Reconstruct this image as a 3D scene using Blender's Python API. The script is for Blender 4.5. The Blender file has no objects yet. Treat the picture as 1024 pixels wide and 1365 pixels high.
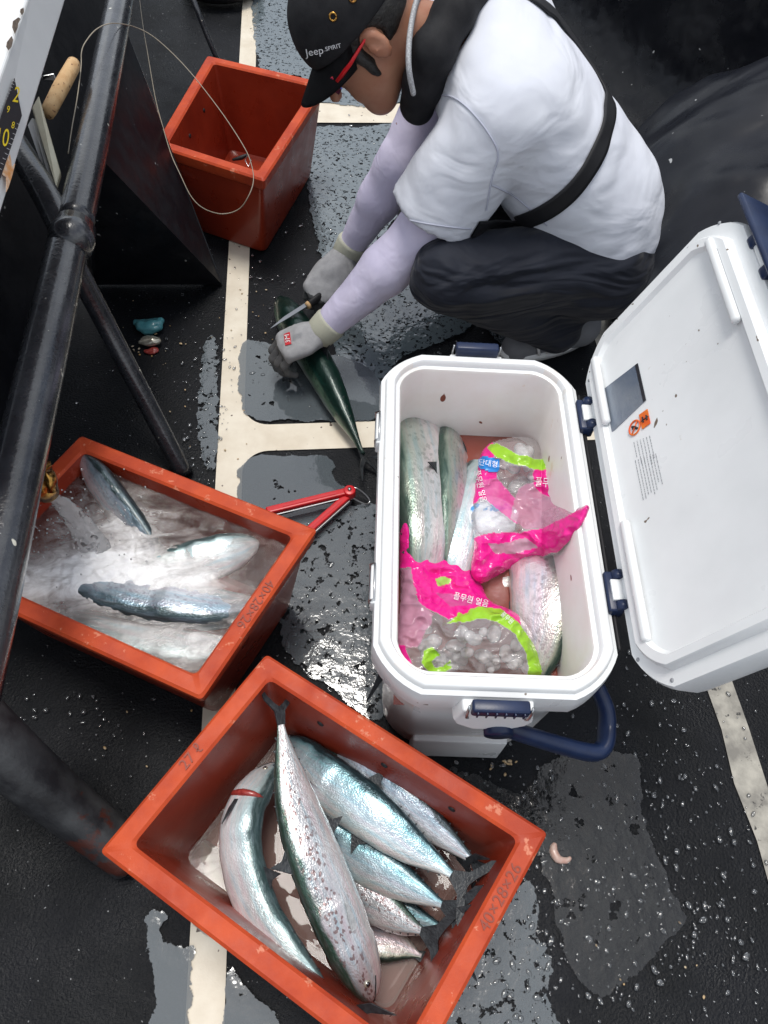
import bpy, bmesh, math, random
import numpy as np
from mathutils import Vector, Matrix
R = math.radians
random.seed(7)
rng = np.random.default_rng(7)
SC = bpy.context.scene
COL = SC.collection

# ------------------------------------------------------------------ camera
CAM_LOC = Vector((0, 0, 1.2524)); F_PX = 960.7
_fw = Vector((0.08037521, 0.52813855, -0.84534579)).normalized()
_r = Vector((0.99593734, -0.07709882, 0.04652513)).normalized()
_u = _r.cross(_fw).normalized()
cd = bpy.data.cameras.new('camera'); cam = bpy.data.objects.new('camera', cd); COL.objects.link(cam)
m3 = Matrix((_r, _u, -_fw)).transposed()
cam.matrix_world = Matrix.Translation(CAM_LOC) @ m3.to_4x4()
cd.sensor_fit = 'HORIZONTAL'; cd.sensor_width = 36; cd.lens = F_PX/1024*36
cd.clip_start = 0.02; cd.clip_end = 200
SC.camera = cam

# ------------------------------------------------------------------ sky and sun
SUN_EL, SUN_AZ = 80, 345          # azimuth measured clockwise from +Y
wd = bpy.data.worlds.new('World'); SC.world = wd; wd.use_nodes = True
nt = wd.node_tree; nt.nodes.clear()
out = nt.nodes.new('ShaderNodeOutputWorld'); bg = nt.nodes.new('ShaderNodeBackground')
sky = nt.nodes.new('ShaderNodeTexSky'); sky.sky_type = 'NISHITA'; sky.sun_disc = False
sky.sun_elevation = R(SUN_EL); sky.sun_rotation = R(SUN_AZ); sky.dust_density = 3.0; sky.air_density = 1.0
tc = nt.nodes.new('ShaderNodeTexCoord')
no = nt.nodes.new('ShaderNodeTexNoise'); no.inputs['Scale'].default_value = 2.2; no.inputs['Detail'].default_value = 6
no.inputs['Roughness'].default_value = .6
nt.links.new(tc.outputs['Generated'], no.inputs['Vector'])
rp = nt.nodes.new('ShaderNodeValToRGB'); rp.color_ramp.elements[0].position = .36; rp.color_ramp.elements[1].position = .6
nt.links.new(no.outputs['Fac'], rp.inputs['Fac'])
mx = nt.nodes.new('ShaderNodeMix'); mx.data_type = 'RGBA'
mx.inputs['B'].default_value = (11.5, 12.0, 12.6, 1)
nt.links.new(rp.outputs['Color'], mx.inputs['Factor']); nt.links.new(sky.outputs['Color'], mx.inputs['A'])
nt.links.new(mx.outputs['Result'], bg.inputs['Color']); bg.inputs['Strength'].default_value = 0.104
nt.links.new(bg.outputs['Background'], out.inputs['Surface'])
sl = bpy.data.lights.new('sun', 'SUN'); so = bpy.data.objects.new('sun', sl); COL.objects.link(so)
sl.energy = 2.4; sl.angle = R(20); sl.color = (1, .965, .91)
_sd = Vector((math.cos(R(SUN_EL))*math.sin(R(SUN_AZ)), math.cos(R(SUN_EL))*math.cos(R(SUN_AZ)), math.sin(R(SUN_EL))))
so.rotation_euler = _sd.to_track_quat('Z', 'Y').to_euler()
SC.view_settings.view_transform = 'Standard'; SC.view_settings.look = 'None'
SC.view_settings.exposure = -0.05; SC.view_settings.gamma = 1

# ------------------------------------------------------------------ helpers
def at(px, py, z):
    """world point on height z seen at photo pixel (px, py)"""
    d = _fw*F_PX + _r*(px-512) - _u*(py-682.5)
    return CAM_LOC + d*((z-CAM_LOC.z)/d.z)
def atv(pts): return [at(*q) for q in pts]

def tag(o, label=None, cat=None, group=None, kind=None):
    if label: o['label'] = label
    if cat: o['category'] = cat
    if group: o['group'] = group
    if kind: o['kind'] = kind
    return o
def thing(name, loc, label, cat, group=None):
    o = bpy.data.objects.new(name, None); COL.objects.link(o); o.location = loc; o.empty_display_size = .05
    bpy.context.view_layer.update()
    return tag(o, label, cat, group)
def obj(name, me, mat=None, parent=None, smooth=True):
    if isinstance(me, bmesh.types.BMesh):
        m = bpy.data.meshes.new(name); me.to_mesh(m); me.free(); me = m
    o = bpy.data.objects.new(name, me); COL.objects.link(o)
    if mat:
        me.materials.append(mat)
    if smooth: me.polygons.foreach_set('use_smooth', [True]*len(me.polygons))
    if parent:
        o.parent = parent; o.matrix_parent_inverse = parent_inv(parent)
    return o
def wmat(o):
    m = o.matrix_basis.copy()
    p = o
    while p.parent:
        m = p.parent.matrix_basis @ p.matrix_parent_inverse @ m; p = p.parent
    return m
def parent_inv(p): return wmat(p).inverted()
def mesh_of(verts, faces, name='m'):
    me = bpy.data.meshes.new(name); me.from_pydata([tuple(v) for v in verts], [], [tuple(f) for f in faces]); me.update(); return me
def bevel(o, w=.003, seg=2, ang=35):
    b = o.modifiers.new('b', 'BEVEL'); b.width = w; b.segments = seg; b.limit_method = 'ANGLE'; b.angle_limit = R(ang)
    return o
def shade_auto(o):
    me = o.data
    return o

def catmull(pts, n=8, closed=False):
    P = [Vector(p) for p in pts]; res = []
    m = len(P)
    rngk = range(m if closed else m-1)
    for i in rngk:
        p0 = P[(i-1) % m] if closed or i > 0 else P[0]
        p1 = P[i]; p2 = P[(i+1) % m]
        p3 = P[(i+2) % m] if closed or i+2 < m else P[-1]
        for k in range(n):
            t = k/n
            res.append(0.5*((2*p1)+(p2-p0)*t+(2*p0-5*p1+4*p2-p3)*t*t+(3*p1-p0-3*p2+p3)*t**3))
    if not closed: res.append(P[-1])
    return res

def tube_bm(pts, rad, seg=12, bm=None, cap=True, flat=1.0, up=None):
    """tube along pts; rad number or list"""
    bm = bm or bmesh.new(); P = [Vector(p) for p in pts]; n = len(P)
    rr = rad if isinstance(rad, (list, tuple)) else [rad]*n
    T = [(P[min(i+1, n-1)]-P[max(i-1, 0)]).normalized() for i in range(n)]
    a = Vector(up) if up else (Vector((0, 0, 1)) if abs(T[0].z) < .9 else Vector((1, 0, 0)))
    rings = []
    for i in range(n):
        x = (a - T[i]*a.dot(T[i])).normalized(); y = T[i].cross(x); a = x
        if up: a = Vector(up)
        rings.append([bm.verts.new(P[i]+x*math.cos(2*math.pi*k/seg)*rr[i]+y*math.sin(2*math.pi*k/seg)*rr[i]*flat) for k in range(seg)])
    for i in range(n-1):
        for k in range(seg):
            bm.faces.new((rings[i][k], rings[i][(k+1) % seg], rings[i+1][(k+1) % seg], rings[i+1][k]))
    if cap:
        bm.faces.new(rings[0][::-1]); bm.faces.new(rings[-1])
    return bm
def box_bm(c, s, bm=None, rot=None):
    bm = bm or bmesh.new()
    M = Matrix.Translation(c) @ (rot.to_4x4() if rot else Matrix.Identity(4)) @ Matrix.Diagonal((*s, 1))
    bmesh.ops.create_cube(bm, size=1, matrix=M); return bm
def prism_bm(poly, z0, z1, bm=None):
    """poly list of 2D; extruded from z0 to z1"""
    bm = bm or bmesh.new()
    a = [bm.verts.new((p[0], p[1], z0)) for p in poly]; b = [bm.verts.new((p[0], p[1], z1)) for p in poly]
    n = len(poly)
    bm.faces.new(a[::-1]); bm.faces.new(b)
    for i in range(n): bm.faces.new((a[i], a[(i+1) % n], b[(i+1) % n], b[i]))
    bmesh.ops.recalc_face_normals(bm, faces=bm.faces)
    return bm
def slab_bm(pts, th, bm=None):
    """polygon of 3D points given thickness along its normal"""
    bm = bm or bmesh.new(); P = [Vector(p) for p in pts]
    nrm = Vector((0, 0, 0))
    for i in range(len(P)):
        nrm += (P[i]-P[0]).cross(P[(i+1) % len(P)]-P[0])
    nrm.normalize()
    a = [bm.verts.new(p) for p in P]; b = [bm.verts.new(p-nrm*th) for p in P]; n = len(P)
    bm.faces.new(a); bm.faces.new(b[::-1])
    for i in range(n): bm.faces.new((a[i], b[i], b[(i+1) % n], a[(i+1) % n]))
    bmesh.ops.recalc_face_normals(bm, faces=bm.faces)
    return bm
def loft_bm(loops, closed_ends=(True, True), bm=None):
    bm = bm or bmesh.new(); V = [[bm.verts.new(p) for p in L] for L in loops]; n = len(V[0])
    for i in range(len(V)-1):
        for k in range(n):
            bm.faces.new((V[i][k], V[i][(k+1) % n], V[i+1][(k+1) % n], V[i+1][k]))
    if closed_ends[0]: bm.faces.new(V[0][::-1])
    if closed_ends[1]: bm.faces.new(V[-1])
    bmesh.ops.recalc_face_normals(bm, faces=bm.faces)
    return bm

# ---- numpy noise, signed distance modelling with surface nets
def hash3(i, j, k, s=0):
    n = (i*374761393 + j*668265263 + k*2147483647 + s*974634777) & 0xffffffff
    n = ((n ^ (n >> 13))*1274126177) & 0xffffffff
    n = n ^ (n >> 16)
    return (n & 0xffff)/65535.0
def vnoise(P, scale=1.0, seed=0):
    Q = np.asarray(P, float)*scale + 1000.0
    I = np.floor(Q).astype(np.int64); Fr = Q-I; Fr = Fr*Fr*(3-2*Fr)
    x, y, z = Fr[..., 0], Fr[..., 1], Fr[..., 2]; i, j, k = I[..., 0], I[..., 1], I[..., 2]
    def h(a, b, c): return hash3(i+a, j+b, k+c, seed)
    return (((h(0, 0, 0)*(1-x)+h(1, 0, 0)*x)*(1-y)+(h(0, 1, 0)*(1-x)+h(1, 1, 0)*x)*y)*(1-z)
            + ((h(0, 0, 1)*(1-x)+h(1, 0, 1)*x)*(1-y)+(h(0, 1, 1)*(1-x)+h(1, 1, 1)*x)*y)*z)*2-1
def fbm(P, scale=1.0, octv=3, seed=0):
    P = np.asarray(P, float); s = 0; a = 1; t = 0
    for o in range(octv):
        s = s + a*vnoise(P, scale*2**o, seed+o*17); t += a; a *= .5
    return s/t
def rcone(P, a, b, ra, rb, sc=None):
    a = np.array(a, float); b = np.array(b, float); Q = P
    if sc is not None:
        sc = np.array(sc); c = (a+b)/2; Q = c+(P-c)/sc; a = c+(a-c)/sc; b = c+(b-c)/sc
    ba = b-a; t = np.clip(((Q-a)@ba)/max(ba@ba, 1e-9), 0, 1)
    d = np.linalg.norm(Q-a-t[..., None]*ba, axis=-1)-(ra+(rb-ra)*t)
    return d
def ellip(P, c, r, M=None):
    Q = P-np.array(c)
    if M is not None: Q = Q@np.array(M)
    r = np.array(r); k0 = np.linalg.norm(Q/r, axis=-1); k1 = np.linalg.norm(Q/(r*r), axis=-1)
    return k0*(k0-1)/np.maximum(k1, 1e-9)
def smin(a, b, k):
    h = np.clip(.5+.5*(b-a)/k, 0, 1); return b*(1-h)+a*h-k*h*(1-h)
def smax(a, b, k): return -smin(-a, -b, k)
def sdf_mesh(f, lo, hi, h, name='m', relax=2):
    lo = np.array(lo, float); hi = np.array(hi, float)
    n = np.ceil((hi-lo)/h).astype(int)+1
    ax = [lo[i]+np.arange(n[i])*h for i in range(3)]
    Vv = np.empty(n, dtype=np.float64)
    Y, Z = np.meshgrid(ax[1], ax[2], indexing='ij')
    step = 24
    for s in range(0, n[0], step):
        xs = ax[0][s:s+step]
        P = np.empty((len(xs),)+Y.shape+(3,)); P[..., 0] = xs[:, None, None]; P[..., 1] = Y; P[..., 2] = Z
        Vv[s:s+step] = f(P)
    neg = Vv < 0
    c = n-1
    tot = np.zeros(tuple(c)+(3,)); cnt = np.zeros(tuple(c))
    for dx, dy, dz in [(1, 0, 0), (0, 1, 0), (0, 0, 1)]:
        d = (dx, dy, dz); axn = d.index(1)
        oth = [q for q in range(3) if q != axn]
        for o1 in (0, 1):
            for o2 in (0, 1):
                st = [0, 0, 0]; st[oth[0]] = o1; st[oth[1]] = o2
                sa = tuple(slice(st[q], st[q]+c[q]) for q in range(3))
                st2 = list(st); st2[axn] += 1
                sb = tuple(slice(st2[q], st2[q]+c[q]) for q in range(3))
                A = Vv[sa]; B = Vv[sb]; cr = neg[sa] != neg[sb]
                with np.errstate(divide='ignore', invalid='ignore'):
                    t = np.where(cr, A/(A-B), 0)
                for q in range(3):
                    base = st[q]+(t if q == axn else 0)
                    tot[..., q] += np.where(cr, base, 0)
                cnt += cr
    act = cnt > 0
    idx = -np.ones(tuple(c), dtype=np.int64); idx[act] = np.arange(act.sum())
    I = np.argwhere(act)
    V = lo+(I+tot[act]/cnt[act][:, None])*h
    faces = []
    for axn in range(3):
        o = [q for q in range(3) if q != axn]
        sl_a = [slice(None)]*3; sl_b = [slice(None)]*3
        sl_a[axn] = slice(0, -1); sl_b[axn] = slice(1, None)
        cr = neg[tuple(sl_a)] != neg[tuple(sl_b)]
        E = np.argwhere(cr)
        ok = (E[:, o[0]] > 0) & (E[:, o[1]] > 0) & (E[:, o[0]] < c[o[0]]) & (E[:, o[1]] < c[o[1]])
        E = E[ok]; flip = neg[tuple(E.T)]
        q = []
        for a, b in ((0, 0), (1, 0), (1, 1), (0, 1)):
            G = E.copy(); G[:, o[0]] -= a; G[:, o[1]] -= b; q.append(idx[tuple(G.T)])
        Q = np.stack(q, 1)
        fl = flip if axn != 1 else ~flip
        Q[~fl] = Q[~fl][:, ::-1]
        faces.append(Q)
    Fc = np.concatenate(faces); Fc = Fc[(Fc >= 0).all(1)]
    for _ in range(relax):
        acc = np.zeros_like(V); cc = np.zeros(len(V))
        for a, b in ((0, 1), (1, 2), (2, 3), (3, 0)):
            np.add.at(acc, Fc[:, a], V[Fc[:, b]]); np.add.at(cc, Fc[:, a], 1)
            np.add.at(acc, Fc[:, b], V[Fc[:, a]]); np.add.at(cc, Fc[:, b], 1)
        V = V*.5+.5*acc/np.maximum(cc, 1)[:, None]
    me = bpy.data.meshes.new(name)
    me.vertices.add(len(V)); me.vertices.foreach_set('co', V.ravel())
    me.loops.add(len(Fc)*4); me.loops.foreach_set('vertex_index', Fc.ravel().astype(np.int32))
    me.polygons.add(len(Fc)); me.polygons.foreach_set('loop_start', np.arange(0, len(Fc)*4, 4, dtype=np.int32))
    me.update(calc_edges=True); me.validate()
    return me

_t = bmesh.new(); bmesh.ops.create_icosphere(_t, subdivisions=2, radius=1); _ICV = np.array([tuple(v.co) for v in _t.verts]); _ICF = np.array([[v.index for v in f.verts] for f in _t.faces]); _t.free()
def blobs_mesh(items):
    """items: (centre, rx, ry, rz, angle) -> one mesh of small ellipsoids"""
    V = []; Fc = []
    for i, (c, rx, ry, rz, a) in enumerate(items):
        p = _ICV*np.array([rx, ry, rz]); ca, sa = math.cos(a), math.sin(a)
        V.append(np.stack([p[:, 0]*ca-p[:, 1]*sa, p[:, 0]*sa+p[:, 1]*ca, p[:, 2]], 1)+np.array(c)); Fc.append(_ICF+i*len(_ICV))
    return mesh_of(np.concatenate(V), np.concatenate(Fc).tolist())

# ---- materials
def mat(name, base=(.5, .5, .5), rough=.5, metal=0, spec=.5, ior=1.45, var=None, vscale=20, vdet=4, vlo=.35, vhi=.65,
        bump=0, bscale=200, bdet=2, bdist=.002, speck=None, sscale=150, sthr=.72, coat=0, coatr=.1, sss=0, alpha=1,
        rvar=None, trans=0, sheen=0, fold=0, fscale=10, fdist=.01, fstretch=(1, 1, 1), wear=None, wscale=9, wthr=.62, stretch=None, em=None):
    m = bpy.data.materials.new(name); m.use_nodes = True; t = m.node_tree; N = t.nodes; L = t.links
    b = N['Principled BSDF']
    b.inputs['Base Color'].default_value = (*base, 1); b.inputs['Roughness'].default_value = rough
    b.inputs['Metallic'].default_value = metal; b.inputs['Specular IOR Level'].default_value = spec
    b.inputs['IOR'].default_value = ior; b.inputs['Coat Weight'].default_value = coat; b.inputs['Coat Roughness'].default_value = coatr
    b.inputs['Alpha'].default_value = alpha; b.inputs['Transmission Weight'].default_value = trans
    if sss:
        b.inputs['Subsurface Weight'].default_value = sss; b.inputs['Subsurface Radius'].default_value = (.02, .008, .005)
        b.inputs['Subsurface Scale'].default_value = 1
    if sheen: b.inputs['Sheen Weight'].default_value = sheen
    c = N.new('ShaderNodeTexCoord'); src = c.outputs['Object']
    if stretch:
        mp = N.new('ShaderNodeMapping'); mp.inputs['Scale'].default_value = stretch; L.new(src, mp.inputs['Vector']); src = mp.outputs['Vector']
    def noise(s, d, r=.6):
        n = N.new('ShaderNodeTexNoise'); n.inputs['Scale'].default_value = s; n.inputs['Detail'].default_value = d
        n.inputs['Roughness'].default_value = r; L.new(src, n.inputs['Vector']); return n
    def ramp(inp, lo, hi):
        r = N.new('ShaderNodeMapRange'); r.inputs['From Min'].default_value = lo; r.inputs['From Max'].default_value = hi
        L.new(inp, r.inputs['Value']); return r.outputs['Result']
    col = None
    def mixc(fac, a, bcol):
        x = N.new('ShaderNodeMix'); x.data_type = 'RGBA'; L.new(fac, x.inputs['Factor'])
        if a is None: x.inputs['A'].default_value = (*base, 1)
        else: L.new(a, x.inputs['A'])
        x.inputs['B'].default_value = (*bcol, 1); return x.outputs['Result']
    if var:
        n = noise(vscale, vdet); col = mixc(ramp(n.outputs['Fac'], vlo, vhi), None, var)
    if wear:
        n = noise(wscale, 8, .7); col = mixc(ramp(n.outputs['Fac'], wthr, wthr+.03), col, wear)
    if speck:
        n = noise(sscale, 1, .5); col = mixc(ramp(n.outputs['Fac'], sthr, sthr+.02), col, speck)
    if col is not None: L.new(col, b.inputs['Base Color'])
    if rvar:
        n = noise(vscale*1.7, 4); r = N.new('ShaderNodeMapRange'); r.inputs['From Min'].default_value = .35; r.inputs['From Max'].default_value = .65
        r.inputs['To Min'].default_value = rvar[0]; r.inputs['To Max'].default_value = rvar[1]
        L.new(n.outputs['Fac'], r.inputs['Value']); L.new(r.outputs['Result'], b.inputs['Roughness'])
    if bump:
        n = noise(bscale, bdet); bn = N.new('ShaderNodeBump'); bn.inputs['Strength'].default_value = bump; bn.inputs['Distance'].default_value = bdist
        L.new(n.outputs['Fac'], bn.inputs['Height']); L.new(bn.outputs['Normal'], b.inputs['Normal'])
        if fold:
            mp = N.new('ShaderNodeMapping'); mp.inputs['Scale'].default_value = fstretch; mp.inputs['Rotation'].default_value = (0, .6, .5); L.new(src, mp.inputs['Vector'])
            n = N.new('ShaderNodeTexNoise'); n.inputs['Scale'].default_value = fscale; n.inputs['Detail'].default_value = 2.5; n.inputs['Distortion'].default_value = .6
            L.new(mp.outputs['Vector'], n.inputs['Vector'])
            b2 = N.new('ShaderNodeBump'); b2.inputs['Strength'].default_value = fold; b2.inputs['Distance'].default_value = fdist
            L.new(n.outputs['Fac'], b2.inputs['Height']); L.new(b2.outputs['Normal'], bn.inputs['Normal'])
    if em:
        b.inputs['Emission Color'].default_value = (*em, 1); b.inputs['Emission Strength'].default_value = 1
    return m

M = {}
M['deck'] = mat('deck_black', (.005, .006, .0075), .42, spec=.2, var=(.009, .010, .013), vscale=5, speck=(.30, .31, .32), sscale=170, sthr=.755,
                bump=.8, bscale=230, bdet=3, bdist=.003, rvar=(.22, .55))
M['line'] = mat('deck_line_paint', (.74, .68, .57), .45, var=(.64, .57, .46), vscale=14, speck=(.08, .05, .04), sscale=75, sthr=.745, bump=.25, bscale=150, bdist=.001,
                wear=(.50, .37, .2), wscale=11, wthr=.70)
M['line_worn'] = mat('deck_line_worn', (.42, .40, .35), .55, var=(.2, .19, .17), vscale=24, wear=(.03, .03, .03), wscale=30, wthr=.6, bump=.3, bscale=120)
M['black_paint'] = mat('black_paint', (.005, .006, .009), .34, spec=.4, var=(.009, .010, .013), vscale=9, speck=(.35, .36, .36), sscale=60, sthr=.775, bump=.12, bscale=40, bdist=.004, rvar=(.3, .6))
M['hull_paint'] = mat('hull_paint', (.007, .008, .012), .26, spec=.6, var=(.013, .014, .018), vscale=4, speck=(.45, .46, .46), sscale=48, sthr=.76, bump=.35, bscale=9, bdist=.02, rvar=(.15, .4))
M['rail'] = mat('rail_paint', (.012, .013, .017), .30, spec=.6, var=(.03, .032, .038), vscale=22, speck=(.5, .49, .42), sscale=60, sthr=.745, bump=.6, bscale=150, bdist=.0015, rvar=(.16, .34), coat=.8, coatr=.16)
M['rail_scuffed'] = mat('rail_scuffed', (.02, .02, .023), .4, spec=.6, var=(.06, .062, .065), vscale=25, wear=(.07, .02, .014), wscale=9, wthr=.56, bump=.4, bscale=120, bdist=.0015, stretch=(1, 1, 1))
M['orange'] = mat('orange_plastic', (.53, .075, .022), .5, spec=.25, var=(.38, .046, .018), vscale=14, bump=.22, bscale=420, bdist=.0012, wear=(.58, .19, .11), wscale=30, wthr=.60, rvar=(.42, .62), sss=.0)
M['orange_wet_shaded'] = mat('orange_plastic_wet_shaded', (.31, .036, .014), .3, spec=.4, var=(.23, .024, .010), vscale=9, bump=.1, bscale=300, bdist=.001, wear=(.34, .06, .035), wscale=16, wthr=.66, rvar=(.24, .42), coat=.12, coatr=.15)  # glossy wet copy of the rim plastic, wall shade painted into its darker base
M['orange_mark'] = mat('orange_mark', (.22, .03, .012), .5)
M['white'] = mat('white_plastic', (.79, .805, .81), .32, spec=.5, var=(.72, .735, .74), vscale=6, rvar=(.22, .5), wear=(.66, .655, .63), wscale=13, wthr=.655, speck=(.16, .12, .09), sscale=62, sthr=.765, bump=.05, bscale=300, bdist=.001)
M['white_in'] = mat('white_liner', (.80, .79, .775), .28, spec=.5, var=(.74, .70, .66), vscale=9, speck=(.18, .05, .03), sscale=42, sthr=.745, wear=(.70, .61, .52), wscale=10, wthr=.66)
M['navy'] = mat('navy_plastic', (.007, .015, .048), .35, spec=.5, var=(.010, .022, .066), vscale=30, bump=.1, bscale=400, bdist=.001)
M['steel'] = mat('steel', (.55, .56, .57), .28, metal=1)
M['blade_steel'] = mat('blade_steel', (.20, .21, .23), .35, metal=1)
M['dark'] = mat('dark_rubber', (.012, .012, .014), .6)
M['shirt'] = mat('white_shirt', (.66, .68, .74), .85, spec=.2, var=(.62, .64, .71), vscale=7, bump=.3, bscale=900, bdist=.0006, sheen=.1, fold=.55, fscale=9, fdist=.022, fstretch=(1, .45, 1.6))
M['seam'] = mat('shirt_seam', (.50, .52, .62), .9)
M['arm_sleeve'] = mat('arm_sleeve', (.64, .60, .76), .65, var=(.60, .56, .73), vscale=20, speck=(.3, .18, .2), sscale=70, sthr=.80, bump=.2, bscale=800, bdist=.0005, fold=.5, fscale=16, fdist=.008, fstretch=(1.5, .7, 1.5))
M['pants'] = mat('pants_fabric', (.009, .011, .019), .7, spec=.3, var=(.013, .016, .026), vscale=12, bump=.35, bscale=700, bdist=.0006, sheen=.08, fold=1, fscale=8, fdist=.05, fstretch=(.5, 1, 2.0))
M['black_cloth'] = mat('black_cloth', (.009, .009, .011), .75, spec=.3, var=(.016, .016, .018), vscale=40, bump=.5, bscale=800, bdist=.0008)
M['strap'] = mat('webbing', (.008, .008, .010), .6, bump=.6, bscale=500, bdist=.0006)
M['grey_mesh'] = mat('grey_mesh', (.45, .46, .47), .8, var=(.3, .3, .31), vscale=400, vdet=0)
M['skin'] = mat('skin', (.40, .20, .125), .45, spec=.45, var=(.35, .15, .09), vscale=22, bump=.15, bscale=500, bdist=.0008, sss=.12)
M['hair'] = mat('hair', (.008, .007, .007), .5, var=(.02, .018, .016), vscale=120, bump=.8, bscale=260, bdist=.002)
M['glove'] = mat('glove_knit', (.33, .33, .34), .8, var=(.27, .27, .28), vscale=60, bump=.6, bscale=700, bdist=.0008)
M['glove_dark'] = mat('glove_coating', (.06, .062, .068), .5, var=(.10, .1, .1), vscale=40, bump=.4, bscale=400, bdist=.001)
M['glove_cuff'] = mat('glove_cuff', (.42, .42, .34), .85, bump=.7, bscale=600, bdist=.001)
M['red'] = mat('red_plastic', (.62, .012, .018), .3, var=(.5, .01, .015), vscale=30)
M['label_red'] = mat('label_red', (.55, .03, .04), .6)
M['white_print'] = mat('white_print', (.78, .78, .8), .6)
M['black_print'] = mat('black_print', (.02, .02, .025), .5)
M['grey_print'] = mat('grey_print', (.30, .31, .33), .5)
M['yellow'] = mat('yellow_print', (.80, .60, .02), .5)
M['orange_print'] = mat('orange_print', (.80, .20, .02), .5, var=(.75, .09, .02), vscale=60)
M['cream'] = mat('cream_paint', (.66, .63, .48), .4, var=(.6, .55, .4), vscale=20)
M['cork'] = mat('cork', (.50, .30, .14), .75, var=(.62, .42, .22), vscale=60, bump=.5, bscale=200, bdist=.0015, speck=(.2, .1, .05), sscale=140, sthr=.66)
M['brass'] = mat('brass', (.60, .33, .08), .25, metal=1, var=(.12, .05, .02), vscale=50, bump=.3, bscale=100)
M['board'] = mat('white_board', (.70, .71, .71), .35, var=(.64, .65, .655), vscale=8, speck=(.3, .29, .26), sscale=50, sthr=.77)
M['chip'] = mat('chipped_wood', (.28, .21, .16), .8, var=(.12, .1, .08), vscale=150)
M['shoe'] = mat('shoe_fabric', (.16, .165, .18), .8, bump=.5, bscale=500, bdist=.001)
M['gill'] = mat('gill_red', (.20, .02, .018), .3, var=(.35, .05, .04), vscale=150, coat=.5)
M['flesh'] = mat('fish_flesh', (.55, .42, .36), .3, var=(.45, .25, .2), vscale=70, coat=.6)
M['eye'] = mat('fish_eye', (.01, .01, .012), .08, coat=1)
M['eye_ring'] = mat('fish_eye_ring', (.45, .43, .36), .2, metal=.6)
M['fin'] = mat('fish_fin', (.010, .012, .015), .4, var=(.035, .04, .045), vscale=80, coat=.12, bump=.6, bscale=300, stretch=(1, 1, 1))
M['fin_pale'] = mat('fish_fin_pale', (.42, .44, .45), .35, var=(.3, .32, .33), vscale=80, coat=.4, bump=.5, bscale=300)
M['teal'] = mat('teal_scrap', (.10, .33, .36), .3, var=(.06, .22, .26), vscale=60, coat=.5)
M['vinyl'] = mat('black_vinyl', (.006, .007, .011), .34, spec=.32, var=(.009, .010, .015), vscale=6, speck=(.4, .41, .42), sscale=42, sthr=.77, bump=.1, bscale=60, rvar=(.24, .4), fold=.35, fscale=2.2, fdist=.08, fstretch=(1, 1.6, 1))
M['line_wire'] = mat('wire', (.30, .26, .20), .4)
M['lens'] = mat('mirror_lens', (.10, .12, .45), .08, metal=.8)

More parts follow.
